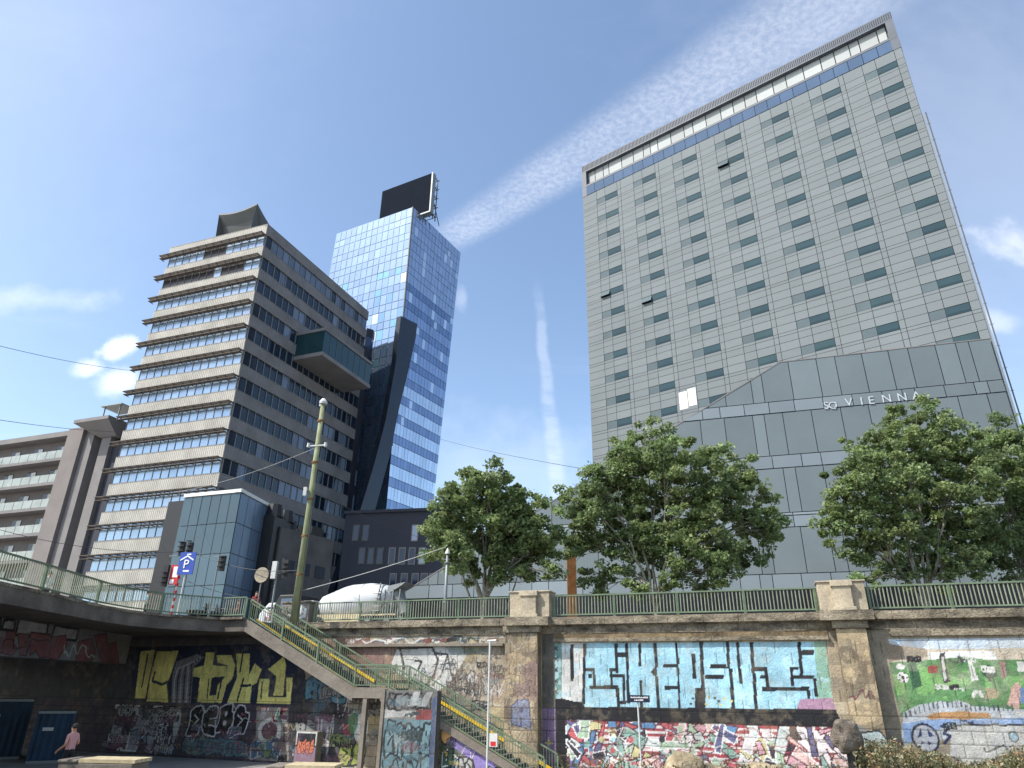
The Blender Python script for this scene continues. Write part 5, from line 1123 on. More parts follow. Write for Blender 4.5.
# ------------------------------------------------------------------ people
def person(loc, face, label, shirt, trousers, h=1.75, pose='stand', skin='skin', arm=0.3):
    r = empty('person', loc); tag(r, label, 'person')
    k = h/1.75; J = {}; st_ = .22 if pose == 'walk' else .0
    pts = [('pelvis', (0, 0, .95), .15), ('belly', (0, .01, 1.1), .14), ('chest', (0, 0, 1.32), .165), ('neck', (0, .0, 1.49), .06), ('head', (0, .03, 1.6), .095), ('crown', (0, .02, 1.7), .08),
           ('hipL', (-.1, 0, .9), .1), ('kneeL', (-.11, st_*.6, .5), .065), ('ankL', (-.11, st_, .09), .042), ('toeL', (-.12, st_+.17, .04), .035),
           ('hipR', (.1, 0, .9), .1), ('kneeR', (.11, -st_*.1, .5), .065), ('ankR', (.11, -st_, .09), .042), ('toeR', (.12, -st_+.17, .04), .035),
           ('shL', (-.19, 0, 1.41), .062), ('elL', (-.26, -.03, 1.13), .043), ('wrL', (-.25, .1+arm*.3, .92), .03), ('haL', (-.24, .15+arm*.3, .84), .032),
           ('shR', (.19, 0, 1.41), .062), ('elR', (.26, -.04, 1.13), .043), ('wrR', (.24, .12+arm*.5, .95+arm*.2), .03), ('haR', (.22, .18+arm*.5, .9+arm*.25), .032)]
    ed = [('pelvis', 'belly'), ('belly', 'chest'), ('chest', 'neck'), ('neck', 'head'), ('head', 'crown'), ('pelvis', 'hipL'), ('hipL', 'kneeL'), ('kneeL', 'ankL'), ('ankL', 'toeL'), ('pelvis', 'hipR'), ('hipR', 'kneeR'), ('kneeR', 'ankR'), ('ankR', 'toeR'),
          ('chest', 'shL'), ('shL', 'elL'), ('elL', 'wrL'), ('wrL', 'haL'), ('chest', 'shR'), ('shR', 'elR'), ('elR', 'wrR'), ('wrR', 'haR')]
    ix = {n: i for i, (n, _, _) in enumerate(pts)}
    me = bpy.data.meshes.new('b'); me.from_pydata([tuple(c*k for c in p) for _, p, _ in pts], [(ix[a], ix[b_]) for a, b_ in ed], [])
    o = bpy.data.objects.new('b', me); col.objects.link(o)
    sk = o.modifiers.new('s', 'SKIN'); 
    for i, (_, _, rad) in enumerate(pts): me.skin_vertices[0].data[i].radius = (rad*k, rad*k*(.8 if 'chest' in pts[i][0] or 'bel' in pts[i][0] else 1)); me.skin_vertices[0].data[i].use_root = (i == 0)
    ss = o.modifiers.new('u', 'SUBSURF'); ss.levels = 2; ss.render_levels = 2
    bpy.context.view_layer.update(); m2 = bpy.data.meshes.new_from_object(o.evaluated_get(bpy.context.evaluated_depsgraph_get())); bpy.data.objects.remove(o)
    m2.name = 'body'
    for mm in (skin, shirt, trousers, 'black'): m2.materials.append(MATS[mm])
    for p in m2.polygons:
        c_ = p.center/k; p.use_smooth = True
        p.material_index = 0 if c_.z > 1.49 or (abs(c_.x) > .2 and c_.z < 1.2) else 1 if c_.z > .98 or abs(c_.x) > .19 and c_.z > .95 else 3 if c_.z < .1 else 2
    b_ = bpy.data.objects.new('body', m2); col.objects.link(b_); b_.parent = r
    hm = MB(); rings = []
    for i in range(6):
        a = i/5*math.pi*.62; rings.append((.02+.115*k*math.cos(a), .11*k*math.sin(a)))
    pts3 = [(0, -.005, 1.64*k+rr_) for rr_, _ in rings]; hm.tube(pts3[::-1], [max(.005, q[1]) for q in rings][::-1], 12)
    h_ = hm.build('hair', 'hair', r, origin=tuple(np.array([0, 0, 0.]))); h_.location = (0, -.012, 0)
    r.rotation_euler = (0, 0, face); return r
person((-14.6, 25.9, -.3), math.radians(75), 'person in pale pink top and dark trousers under the bridge, lower left', 'cloth_pink', 'cloth_black', 1.72, 'walk', arm=.6)
p = atZ(51, 572, 7.6); person((p[0], p[1], STREET), math.radians(80), 'person in a white top walking over the bridge behind the railing, far left', 'cloth_white', 'cloth_black', 1.72, 'walk')
p = atZ(184, 600, 7.55); person((p[0]-.3, p[1]-4.0, STREET), math.radians(-60), 'dark-haired person in light blue top behind the railing, below the parking sign', 'cloth_teal', 'cloth_black', 1.68, 'stand')
p = atZ(259, 592.5, 7.6); person((p[0], p[1]-.3, STREET), math.radians(200), 'person in dark clothes at the head of the stairs', 'cloth_red', 'cloth_black', 1.7, 'stand')
p = atZ(236, 600, 7.55); person((p[0]+.2, p[1], STREET), math.radians(100), 'person in a brown-red top crossing behind the bridge railing, left of the stairs', 'cloth_red', 'cloth_black', 1.7, 'walk')

# ------------------------------------------------------------------ quay: containers, benches, cabinet, signs, rocks
def container(px0, px1, pyt, Y, label='', az=12):
    P = Plane(atY(px0, 750, Y), az); u1 = P.uv(px1, 750)[0]; zt_ = P.uv((px0+px1)/2, pyt)[1]
    e = empty('site_container', P.pt(u1/2, GROUND, -1)); tag(e, label, 'container')
    m = MB(); ribs(P, 0, u1, GROUND+.12, zt_-.12, 0, m, .3); m.pbox(P, .02, u1-.02, GROUND+.1, zt_-.1, -2.2, -.06); m.build('shell', 'container_blue', e)
    m = MB(); m.pbox(P, -.05, u1+.05, zt_-.12, zt_, -2.25, .06); m.build('frame_rail', 'metal_grey', e); m = MB(); m.pbox(P, -.05, u1+.05, GROUND, GROUND+.12, -2.25, .06); m.build('frame_rail', 'metal_grey', e)
    for u in (0, u1): m = MB(); m.pbox(P, u-.07, u+.07, GROUND+.12, zt_-.12, -.1, .05); m.build('corner_post', 'container_blue', e)
    m = MB(); m.pbox(P, .3, u1*.5, zt_-.9, zt_-.75, .0, .04); m.build('vent', 'metal_white', e)
container(-40, 20, 699, 39.5, az=-30, label='blue site container, larger one at the left edge under the bridge')
container(30, 66, 711, 38.5, az=-30, label='smaller blue site container with faded graffiti, right of the larger one under the bridge')
def bench(x0, x1, y, Y, label):
    P = Plane(atY(x0, y, Y), 3); u1 = P.uv(x1, y)[0]*.85; zt_ = P.P0[2]-.03
    e = empty('stone_bench', P.pt(u1/2, -.3)); tag(e, label, 'bench', 'stone and timber benches on the quay')
    m = MB(); m.pbox(P, 0, u1, -.3, zt_-.12, -1.0, 0); m.build('base', 'concrete', e, bevel=.02)
    m = MB(); 
    for k in range(4): m.pbox(P, u1*.26, u1+.05, zt_-.1, zt_, -1.02+k*.26, -1.02+k*.26+.23)
    m.build('seat', 'wood', e)
    m = MB(); m.pbox(P, -.05, u1*.25, zt_-.119, zt_-.02, -1.02, .03); m.build('end_block', 'concrete', e, bevel=.04)
bench(60, 147, 757.5, 24, 'low bench with a pale timber seat and a stone end, bottom left')
bench(268, 345, 763.5, 24, 'low bench with a pale timber seat, bottom edge in front of the yellow lettering')
# electrical cabinet with an orange tag
CBP = Plane(W.pt(W.uv(293, 762)[0], GROUND, .9), 20.3); w_c = 1.25
CBP = Plane(W.off(.9).pt(W.off(.9).uv(293, 762)[0], GROUND), 20.3); w_c = CBP.uv(315, 760)[0]; zt_ = CBP.uv(304, 731)[1]
e = empty('electrical_cabinet', CBP.pt(w_c/2, GROUND, -.2)); tag(e, 'grey cabinet with an orange tag in a white frame, standing under the stairs', 'cabinet')
m = MB(); m.pbox(CBP, 0, w_c, GROUND, zt_, -.5, 0); m.build('case', 'concrete', e, bevel=.02)
cc = Canvas(CBP, .02, w_c-.02, GROUND+.1, zt_-.02, .03, srgb(150, 118, 140), block=(9, .3), var=.08, seed=71)
zc_ = zt_-.02; cc.poly([(0, -.1), (w_c, -.1), (w_c, 3), (0, 3)], srgb(30, 34, 45)); cc.line([(.05, 0), (.05, zc_-.04), (w_c-.07, zc_-.04), (w_c-.07, 0)], .08, srgb(205, 205, 200)); cc.letters(.15, w_c-.15, zc_-1.0, zc_-.35, 4, srgb(225, 110, 60), srgb(60, 30, 30), .03)
cc.build('painted_door', e, d=.012)
# white sign pole in front of the stairs
P3 = W.off(3.4); u0, zt_ = P3.uv(490, 641)
e = empty('signpost', P3.pt(u0, GROUND)); tag(e, 'thin white post with a small box sign, in front of the lower stairs', 'signpost')
m = MB(); m.tube([P3.pt(u0, GROUND), P3.pt(u0, zt_)], .042, 8); m.tube([P3.pt(u0-.1, zt_), P3.pt(u0+.3, zt_+.02)], .05, 6); m.build('pole', 'metal_white', e)
u1_, z1 = P3.uv(494.5, 740); m = MB(); m.pbox(P3, u1_-.18, u1_+.18, z1-.25, z1+.25, .05, .15); s_ = m.build('box_sign', 'metal_white', e); m = MB(); m.pbox(P3, u1_-.12, u1_+.12, z1-.22, z1-.05, .151, .156); m.build('marking', 'sign_red', s_)
# navy street sign before the blue mural
NP = Plane((0, 29.5, 0), 14); ua_, za_ = NP.uv(627.5, 695); ub_, zb_ = NP.uv(650, 702.5); uc_ = NP.uv(638.7, 720)[0]
e = empty('street_sign', NP.pt(uc_, GROUND)); tag(e, 'dark blue name sign with white lettering on a thin pole, before the pale blue mural', 'sign')
m = MB(); m.tube([NP.pt(uc_, GROUND, -.03), NP.pt(uc_, za_-.02, -.03)], .03, 8); m.build('pole', 'metal_white', e)
m = MB(); m.pbox(NP, ua_, ub_, zb_, za_, 0, .03); s_ = m.build('plate', 'sign_navy', e)
m = MB(); hh = za_-zb_; r_ = random.Random(3)
for (zz, a0, a1) in ((zb_+hh*.58, .14, .9), (zb_+hh*.2, .3, .7)):
    a = a0
    while a < a1: w_ = r_.uniform(.025, .06); x_ = ua_+(ub_-ua_)*a; m.pbox(NP, x_, x_+(ub_-ua_)*w_*.6, zz, zz+hh*r_.uniform(.14, .24), .031, .036); a += w_
m.build('lettering', 'sign_white', s_)
for (x, yb) in ((632, 712), (644, 709), (650, 716)):
    pass
# rocks
def rock(loc, rx, ry, rz, seed, label, cat='boulder', name='boulder', m_='rock', group=None):
    bm = bmesh.new(); bmesh.ops.create_icosphere(bm, subdivisions=4, radius=1); g = np.random.default_rng(seed); ph = g.uniform(0, 6.28, (10, 3)); fr = g.uniform(1.2, 6, (10, 3))
    for v in bm.verts:
        c_ = np.array(v.co); s_ = 1
        for i in range(10): s_ += .09/(1+i*.22)*math.sin(fr[i, 0]*c_[0]+ph[i, 0])*math.sin(fr[i, 1]*c_[1]+ph[i, 1])*math.sin(fr[i, 2]*c_[2]+ph[i, 2])*1.7
        c_ = np.sign(c_)*np.abs(c_)**.8; v.co = Vector((c_[0]*rx*s_, c_[1]*ry*s_, c_[2]*rz*s_))
    me = bpy.data.meshes.new(name); bm.to_mesh(me); bm.free(); me.materials.append(MATS[m_]); o = bpy.data.objects.new(name, me); col.objects.link(o); o.location = loc; WO[o.name] = np.array(loc, float)
    tag(o, label, cat, group); return o
p = atY(684, 768, 27); rock((p[0], 27.0, .0), .68, .5, .72, 3, 'pale flat-topped boulder before the middle of the striped mural')
p = atY(755, 768, 27.2); rock((p[0]+.2, 27.2, -.2), .75, .5, .65, 8, 'wide low boulder at the bottom edge, right of the flat-topped one')
p = atY(703, 768, 26.9); rock((p[0]+.3, 26.9, -.2), .45, .4, .6, 18, 'small dark boulder wedged between two larger pale boulders')
for (x, y) in ((634, 765), (650, 764)):
    pass
p = atY(847, 737, 26.5); o = rock((p[0], 26.5, p[2]), .44, .36, .52, 15, 'round lumpy burnt-looking stump raised on a dark post, before the right pier', 'stump', 'stump', 'rust')
o.data.materials.clear(); mat('stump', srgb(122, 112, 100), .95, var=.5, scale=2.5, stain=.85, stainscale=2.2, bump=1.); o.data.materials.append(MATS['stump'])
m = MB(); m.tube([(p[0]+.1, 26.5, -1), (p[0]+.05, 26.5, p[2]-.3)], [.22, .16], 8); m.build('post', 'black', o, origin=(p[0], 26.5, p[2]))

# ------------------------------------------------------------------ overhead wires
def wire(a, b_, sag, r, m_, label):
    a = np.array(a); b_ = np.array(b_); pts = [a+(b_-a)*t+np.array([0, 0, -sag*4*t*(1-t)]) for t in np.linspace(0, 1, 16)]
    m = MB(); m.tube(pts, r, 5); tag(m.build('overhead_wire', m_, origin=a), label, 'wire', 'overhead wires')
wire(atY(-20, 341, 40), atY(137, 371, 70), .3, .02, 'wire', 'dark wire crossing the sky at the left, passing the white cloud')
wire(atY(-20, 417, 40), atY(120, 432, 74), .2, .02, 'wire', 'dark wire above the balcony roof at the far left')
wire(atY(175, 492, 60), (bx, by, 15.6), .4, .018, 'wire_light', 'pale wire from the glass box up to the bracket of the tall pole')
wire((bx+.2, by, 7.4), atY(446, 547, 38), .1, .02, 'wire_light', 'pale wire rising from the foot of the tall pole to the slim steel post')
wire(atY(440, 439, 100), atY(640, 478, 40), .3, .02, 'wire', 'faint wire between the mirrored tower and the middle tree')
wire((bx, by, 13), atY(430, 540, 70), .3, .016, 'wire', 'dark wire running right from the tall pole')
wire(atY(180, 552, 41), atY(-10, 527, 36), .4, .015, 'wire', 'thin wire from the traffic light pole to the far left')
wire(atY(186, 548, 41), (bx, by, 8.5), .5, .015, 'wire', 'thin wire from the traffic light pole to the tall pole')
wire(atY(180, 578, 41), atY(257, 600, 40), .15, .015, 'wire', 'short thin wire sagging over the bridge corner')
# seam between wall and floor on the left: low plinth
# ================================================================== trees
def branch(m, a, b_, r0, r1, seg=5, wob=.12, n=7):
    a = np.array(a, float); b_ = np.array(b_, float); L = np.linalg.norm(b_-a); pts = []; rr = []
    for i in range(seg+1):
        t = i/seg; p = a+(b_-a)*t+np.array([0, 0, L*.10*math.sin(math.pi*t)])
        if 0 < i < seg: p = p+rng.normal(0, wob*L/seg*.5, 3)
        pts.append(p); rr.append(r0+(r1-r0)*t)
    m.tube(pts, rr, n, cap=False); return pts
def tree(trunk_px, Y, blobs, label, seed, nleaf=26000, leaf=.18, trunks=1, limbs=()):
    g = np.random.default_rng(seed)
    base = atY(trunk_px, 600, Y); base[2] = STREET
    root = empty('street_tree', base); tag(root, label, 'tree', 'plane trees along the quay')
    C_ = []
    for (x, y, r) in blobs:
        yy = Y+g.uniform(-1.6, 1.6); c_ = atY(x, y, yy); dist = np.linalg.norm(c_-CAM); R_ = r*dist/FPX*g.uniform(.92, 1.1); C_.append((c_, R_))
    # leaf clusters: clumps scattered over each lobe, denser near its skin
    cl = []
    totv = sum(R_**2.3 for _, R_ in C_)
    ncl = int(nleaf/95)
    for c_, R_ in C_:
        k = max(3, int(ncl*R_**2.3/totv))
        for _ in range(k):
            d = g.normal(size=3); d /= np.linalg.norm(d); rr = R_*(g.random()**.38)*g.choice([.85, 1.0, 1.12]); cl.append((c_+d*rr*np.array([1, 1.0, .95]), g.uniform(.2, .6)))
    nL = nleaf//len(cl)
    V = []; Cc = []
    for c_, cr in cl:
        n = int(nL*g.uniform(.5, 1.5)); tone = g.uniform(.75, 1.25); warm = g.random()
        d = g.normal(size=(n, 3)); d /= np.linalg.norm(d, axis=1)[:, None]; p = c_+d*(cr*g.random(n)**.45)[:, None]*np.array([1.15, 1.15, .75]); p[:, 2] -= g.random(n)*.1
        ax = g.normal(size=(n, 3))*np.array([1, 1, .7]); ax /= np.linalg.norm(ax, axis=1)[:, None]
        nm = g.normal(size=(n, 3))+np.array([0, 0, .9])+d*.5; bx_ = np.cross(ax, nm); bx_ /= np.linalg.norm(bx_, axis=1)[:, None]
        s_ = leaf*g.uniform(.6, 1.3, n)[:, None]
        fold = np.cross(ax, bx_)*s_*.12
        q = np.stack([p-ax*s_*.55, p+bx_*s_*.5+fold, p+ax*s_*.6, p-bx_*s_*.5+fold], 1); V.append(q.reshape(-1, 3))
        base_c = np.array([.185, .26, .108])*tone; base_c = base_c*(1-warm*.35)+np.array([.30, .32, .12])*warm*.35*tone
        cc = base_c[None, :]*g.uniform(.75, 1.3, n)[:, None]; Cc.append(np.repeat(cc, 4, 0))
    V = np.concatenate(V)-base; Cc = np.concatenate(Cc); nq = len(V)//4
    me = bpy.data.meshes.new('crown'); me.vertices.add(len(V)); me.vertices.foreach_set('co', V.reshape(-1)); me.loops.add(len(V)); me.loops.foreach_set('vertex_index', np.arange(len(V)))
    me.polygons.add(nq); me.polygons.foreach_set('loop_start', np.arange(0, len(V), 4)); me.polygons.foreach_set('loop_total', np.full(nq, 4)); me.update(calc_edges=True)
    a = me.color_attributes.new('tint', 'FLOAT_COLOR', 'POINT'); a.data.foreach_set('color', np.concatenate([Cc, np.ones((len(Cc), 1))], 1).reshape(-1)); me.materials.append(MATS['leaf'])
    o = bpy.data.objects.new('crown', me); col.objects.link(o); o.parent = root; WO[o.name] = base
    # trunk and limbs to the lobes
    m = MB(); fork = base+np.array([0, 0, 1.2]); m.tube([base-np.array([0, 0, .1]), base+np.array([0, 0, .6]), fork], [.2, .16, .14], 10, cap=False)
    m.build('trunk', 'bark', root, smooth=True)
    m = MB(); cen = np.mean([c_ for c_, _ in C_], 0)
    mains = []
    for k in range(5):
        tgt = C_[(k*3) % len(C_)][0]*.55+cen*.45; mid = fork+(tgt-fork)*.5+g.normal(0, .25, 3); pts = branch(m, fork-np.array([0, 0, .1]), mid, .11, .075, 4); pts2 = branch(m, mid, tgt, .075, .035, 4); mains += pts[2:]+pts2
    for c_, R_ in C_:
        s_ = min(mains, key=lambda q: np.linalg.norm(q-(c_+fork)*.5)); pts = branch(m, s_, c_, .05, .022, 5)
        for _ in range(7):
            d = g.normal(size=3); d /= np.linalg.norm(d); branch(m, pts[g.integers(1, 5)], c_+d*R_*.85, .022, .008, 3, n=5)
    for (pts_px, r0) in limbs:
        pp_ = [atY(x, y, Y+dy) for x, y, dy in pts_px]; m.tube(pp_, list(np.linspace(r0*.7, r0*.35, len(pp_))), 7, cap=False)
    m.build('limbs', 'bark', root, smooth=True)
    return root
tree(484, 40.5, [(487, 482, 24), (470, 500, 24), (446, 500, 21), (440, 530, 19), (505, 498, 24), (525, 512, 25), (482, 525, 34), (512, 540, 30), (540, 530, 20), (540, 552, 16), (455, 552, 19), (495, 562, 18), (436, 548, 14), (470, 570, 12), (548, 572, 11), (525, 575, 12)],
     'leftmost street tree, dark green and bushy with several pale limbs showing below', 3, 40000, limbs=[([(484, 600, 0), (486, 580, 0), (470, 560, .5), (462, 535, .5)], .16), ([(486, 590, 0), (500, 575, .2), (520, 560, .2), (530, 545, .5)], .14), ([(484, 600, 0), (484, 575, -.3), (492, 550, -.5)], .15), ([(470, 598, .2), (464, 580, .2), (462, 562, 0)], .1), ([(505, 612, -.3), (515, 585, .2), (520, 565, 0)], .08)])
tree(655, 42, [(648, 446, 24), (625, 462, 28), (672, 458, 28), (600, 482, 28), (704, 470, 26), (735, 476, 24), (584, 505, 26), (640, 492, 36), (690, 500, 36), (735, 505, 28), (760, 520, 22), (600, 530, 32), (650, 540, 36), (705, 545, 32), (745, 548, 24), (575, 552, 22), (620, 568, 20), (672, 575, 18), (590, 578, 12), (725, 572, 15), (768, 530, 14), (765, 492, 12), (600, 590, 9), (705, 588, 9), (640, 585, 10)],
     'broad middle street tree, widest of the row, above the pale blue mural', 5, 72000, limbs=[([(655, 600, 0), (662, 580, 0), (668, 555, .3), (664, 520, .5)], .17), ([(690, 600, .3), (698, 580, .3), (712, 560, .3)], .14), ([(655, 600, 0), (640, 580, 0), (622, 565, .4)], .1)])
tree(925, 42, [(914, 420, 24), (900, 440, 24), (938, 440, 26), (870, 452, 24), (850, 475, 24), (965, 455, 22), (885, 480, 32), (925, 480, 36), (962, 492, 30), (845, 510, 24), (880, 525, 32), (925, 535, 32), (965, 535, 28), (850, 545, 20), (890, 558, 20), (940, 565, 18), (836, 530, 14), (975, 560, 16), (870, 580, 11), (955, 583, 10), (905, 578, 10)],
     'big leafy street tree hiding the end of the hotel name, right of the centre', 9, 66000, limbs=[([(928, 600, 0), (930, 570, 0), (924, 545, .2), (915, 500, .4)], .15), ([(935, 590, 0), (952, 575, .3), (965, 560, .4)], .1), ([(925, 595, 0), (905, 580, .3), (890, 560, .3)], .1)])
tree(1022, 44, [(990, 435, 20), (1010, 455, 26), (1035, 450, 28), (1000, 490, 30), (1040, 490, 34), (1010, 525, 28), (1050, 530, 34), (995, 550, 20), (1030, 560, 24), (1070, 500, 30), (1075, 540, 28)],
     'rightmost street tree, cut by the right edge of the view', 14, 46000, limbs=[([(1022, 600, 0), (1015, 575, 0), (1000, 560, .2)], .1)])
# ------------------------------------------------------------------ weeds at the foot of the right mural
def weeds(px0, px1, Y, ht, n, seed, name='weeds'):
    g = np.random.default_rng(seed); m = MB(); 
    for k in range(n):
        x = g.uniform(px0, px1); yy = Y+g.uniform(-1.2, 1.2); p = atY(x, 750, yy); h = ht(x)*g.uniform(.55, 1.1)+.3; b0_ = np.array([p[0], yy, -.35]); lean = g.normal(0, .12, 2)*h
        tip = b0_+np.array([lean[0], lean[1], h+.35]); w = .012
        dry = g.random(); c_ = tuple(np.array([.11, .12, .05])*g.uniform(.6, 1.4)) if dry < .5 else tuple(np.array([.2, .14, .07])*g.uniform(.6, 1.3)) if dry < .68 else tuple(np.array([.28, .26, .16])*g.uniform(.6, 1.2))
        m.faces([b0_-[w, 0, 0], b0_+[w, 0, 0], tip+[w*.4, 0, 0], tip-[w*.4, 0, 0]], [(0, 1, 2, 3)], 0, c_)
        for q in range(g.integers(6, 16)):
            t = g.uniform(.25, 1.02); o_ = b0_+(tip-b0_)*t+g.normal(0, .05, 3); a = g.normal(size=3); a /= np.linalg.norm(a); b__ = np.cross(a, g.normal(size=3)); b__ /= np.linalg.norm(b__); s_ = g.uniform(.03, .09)
            cc = c_ if g.random() < .86 else (.32, .20, .10); m.faces([o_-a*s_, o_+b__*s_*.5, o_+a*s_, o_-b__*s_*.5], [(0, 1, 2, 3)], 0, cc)
    o = m.build(name, 'weed', attr='tint', origin=(14, Y, -.35)); tag(o, kind='stuff'); return o
weeds(868, 1080, 26.2, lambda x: .45+.25*math.sin(x*.05)+(.25 if x < 900 else 0)+max(0, (x-960)*.002), 1500, 4)
weeds(560, 860, 26.8, lambda x: .15, 160, 6)
weeds(850, 900, 27.3, lambda x: .8, 260, 8)
# ================================================================== sky, sun, camera
SUN_EL = math.radians(50); sunh = (W.n*math.cos(math.radians(48)) - W.t*math.sin(math.radians(48))); sunh = sunh/np.linalg.norm(sunh)
sd = Vector((sunh[0]*math.cos(SUN_EL), sunh[1]*math.cos(SUN_EL), math.sin(SUN_EL)))
L_ = bpy.data.lights.new('sun', 'SUN'); L_.energy = 3.6; L_.angle = math.radians(.53); L_.color = (1, .955, .88)
so = bpy.data.objects.new('sun', L_); col.objects.link(so); so.rotation_euler = (-sd).to_track_quat('-Z', 'Y').to_euler(); so.location = (-30, -20, 60)
w = bpy.data.worlds.new('World'); scene.world = w; w.use_nodes = True; nt = w.node_tree; nt.nodes.clear(); L = nt.links.new
out = N(nt, 'ShaderNodeOutputWorld'); bg = N(nt, 'ShaderNodeBackground'); L(bg.outputs[0], out.inputs[0]); bg.inputs[1].default_value = .15
sky = N(nt, 'ShaderNodeTexSky'); sky.sky_type = 'NISHITA'; sky.sun_disc = False; sky.sun_elevation = SUN_EL; sky.sun_rotation = math.atan2(sunh[0], sunh[1])
sky.air_density = 1.0; sky.dust_density = 1.6; sky.ozone_density = .8; sky.altitude = 150
tc_ = N(nt, 'ShaderNodeTexCoord'); sep = N(nt, 'ShaderNodeSeparateXYZ'); L(tc_.outputs['Generated'], sep.inputs[0])
def mth(op, a, b_=None, c_=None, clampv=False):
    n = N(nt, 'ShaderNodeMath', operation=op); n.use_clamp = clampv
    for i, v in enumerate((a, b_, c_)):
        if v is None: continue
        if isinstance(v, (int, float)): n.inputs[i].default_value = float(v)
        else: L(v, n.inputs[i])
    return n.outputs[0]
zc2 = mth('MAXIMUM', sep.outputs[2], .02)
a_ = mth('DIVIDE', sep.outputs[0], zc2); b2_ = mth('DIVIDE', sep.outputs[1], zc2)      # position on a high cloud layer
cmb = N(nt, 'ShaderNodeCombineXYZ'); L(a_, cmb.inputs[0]); L(b2_, cmb.inputs[1])
def noise_(vec, sc, det=6, rough=.6, dist=0):
    n = N(nt, 'ShaderNodeTexNoise'); n.inputs['Scale'].default_value = sc; n.inputs['Detail'].default_value = det; n.inputs['Roughness'].default_value = rough; n.inputs['Distortion'].default_value = dist; L(vec, n.inputs['Vector']); return n.outputs[0]
def smooth(v, lo, hi, o0=0., o1=1.):
    n = N(nt, 'ShaderNodeMapRange'); n.interpolation_type = 'SMOOTHSTEP'; n.inputs[1].default_value = lo; n.inputs[2].default_value = hi; n.inputs[3].default_value = o0; n.inputs[4].default_value = o1; L(v, n.inputs[0]); return n.outputs[0]
wob = mth('SUBTRACT', noise_(cmb.outputs[0], 2.2), .5)
def ab(x, y): d = ray(x, y); return np.array([d[0]/d[2], d[1]/d[2]])
def trail(p0, p1, wid0, wid1, amp, wobk):
    A0, A1 = ab(*p0), ab(*p1); d = A1-A0; Ln = np.linalg.norm(d); d /= Ln; nn_ = np.array([-d[1], d[0]])
    da = mth('SUBTRACT', a_, float(A0[0])); db_ = mth('SUBTRACT', b2_, float(A0[1]))
    t = mth('ADD', mth('MULTIPLY', da, float(d[0])), mth('MULTIPLY', db_, float(d[1]))); s_ = mth('ADD', mth('MULTIPLY', da, float(nn_[0])), mth('MULTIPLY', db_, float(nn_[1])))
    s_ = mth('ABSOLUTE', mth('ADD', s_, mth('MULTIPLY', wob, wobk)))
    wd = mth('ADD', mth('MULTIPLY', mth('DIVIDE', t, float(Ln), clampv=True), wid1-wid0), wid0)
    m_ = smooth(mth('DIVIDE', s_, wd), .25, 1.0, 1, 0)
    ends = mth('MULTIPLY', smooth(t, -Ln*.12, Ln*.05), smooth(t, Ln*.9, Ln*1.25, 1, 0))
    return mth('MULTIPLY', mth('MULTIPLY', m_, ends), amp)
fib = noise_(cmb.outputs[0], 85, 4, .6, 0); fib2 = noise_(cmb.outputs[0], 7, 5, .6)
puff = mth('MULTIPLY', smooth(fib, .3, .7, .45, 1), smooth(fib2, .2, .65, .7, 1))
c1 = mth('MULTIPLY', trail((452, 236), (850, -10), .07, .12, .24, .03), puff)
c2 = mth('MULTIPLY', trail((540, 315), (558, 492), .02, .07, .15, .05), smooth(fib2, .3, .6, .3, 1))
mp2 = N(nt, 'ShaderNodeMapping'); mp2.inputs['Rotation'].default_value = (0, 0, .6); mp2.inputs['Scale'].default_value = (.7, 2.2, 1); L(cmb.outputs[0], mp2.inputs[0])
veil = mth('MULTIPLY', smooth(noise_(mp2.outputs[0], .8, 7, .62, .5), .52, .82), .10)
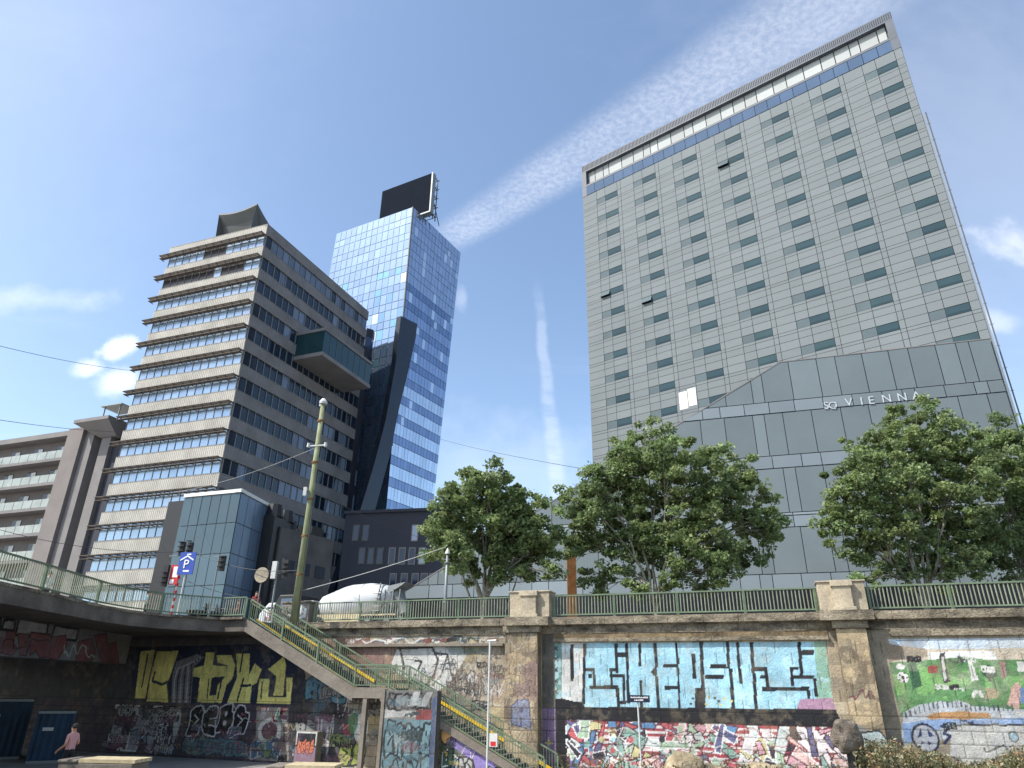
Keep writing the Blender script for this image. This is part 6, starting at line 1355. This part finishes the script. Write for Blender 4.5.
# cumulus given by direction
yy_ = mth('MAXIMUM', sep.outputs[1], .02); gx_ = mth('DIVIDE', sep.outputs[0], yy_); gz_ = mth('DIVIDE', sep.outputs[2], yy_)
cg = N(nt, 'ShaderNodeCombineXYZ'); L(gx_, cg.inputs[0]); L(gz_, cg.inputs[1]); front = smooth(sep.outputs[1], .02, .1)
cn = mth('SUBTRACT', noise_(cg.outputs[0], 11, 7, .58), .5); cn2 = mth('SUBTRACT', noise_(cg.outputs[0], 3.5, 4, .5), .5)
def cum(x, y, rx, ry, amp, soft, k=1.0):
    d = ray(x, y); X0, Z0 = d[0]/d[1], d[2]/d[1]; d2 = ray(x+rx, y); d3 = ray(x, y-ry); RX = abs(d2[0]/d2[1]-X0); RZ = abs(d3[2]/d3[1]-Z0)
    ex = mth('DIVIDE', mth('SUBTRACT', gx_, float(X0)), float(RX)); ez = mth('DIVIDE', mth('SUBTRACT', gz_, float(Z0)), float(RZ))
    r = mth('SQRT', mth('ADD', mth('POWER', mth('ABSOLUTE', ex), 2.), mth('POWER', mth('ABSOLUTE', ez), 2.)))
    r = mth('ADD', mth('ADD', r, mth('MULTIPLY', cn, 1.6*k)), mth('MULTIPLY', cn2, 1.2*k))
    return mth('MULTIPLY', mth('MULTIPLY', smooth(r, 1-soft, 1+soft*.3, 1, 0), front), amp)
cl_ = [cum(118, 350, 22, 18, .7, .5, 1.5), cum(92, 368, 24, 10, .5, .7, 1.5), cum(122, 380, 30, 20, .5, .6, 1.0), cum(1012, 242, 40, 22, .30, 1.0, 2.2), cum(995, 322, 24, 10, .22, 1.0, 1.6), cum(462, 300, 7, 12, .14, 1.0, 2.4), cum(1010, 150, 330, 260, .13, 1.0, .4), cum(40, 60, 260, 260, .06, 1.0, .4), cum(40, 300, 90, 16, .25, 1.0, 1.5), cum(520, 470, 120, 60, .12, 1.0, 1.4)]
tot = mth('MAXIMUM', c1, c2); tot = mth('ADD', tot, veil)
for c_ in cl_: tot = mth('ADD', mth('MULTIPLY', tot, mth('SUBTRACT', 1.0, c_)), c_)
tot = mth('MINIMUM', tot, 1.0)
hzf = smooth(sep.outputs[2], .0, .12)
tot = mth('MULTIPLY', tot, hzf)
CW = 6.6
mx = N(nt, 'ShaderNodeMix', data_type='RGBA'); L(tot, mx.inputs[0]); tn = N(nt, 'ShaderNodeVectorMath', operation='MULTIPLY'); L(sky.outputs[0], tn.inputs[0]); tn.inputs[1].default_value = (1.0, 1.02, 1.01); L(tn.outputs[0], mx.inputs[6]); mx.inputs[7].default_value = (CW, CW*1.0, CW*1.02, 1)
L(mx.outputs[2], bg.inputs[0])

cam = bpy.data.cameras.new('camera'); cam.sensor_width = 36; cam.lens = FPX/1024*36; cam.clip_end = 6000; cam.clip_start = .1
co = bpy.data.objects.new('camera', cam); col.objects.link(co); co.location = tuple(CAM)
M = Matrix(((_R[0], _U[0], -_F[0]), (_R[1], _U[1], -_F[1]), (_R[2], _U[2], -_F[2]))); co.rotation_euler = M.to_euler(); scene.camera = co
vs = scene.view_settings; vs.view_transform = 'Standard'; vs.look = 'None'; vs.gamma = 1; vs.use_curve_mapping = False; vs.exposure = 0.78
scene.render.resolution_x = 1024; scene.render.resolution_y = 768
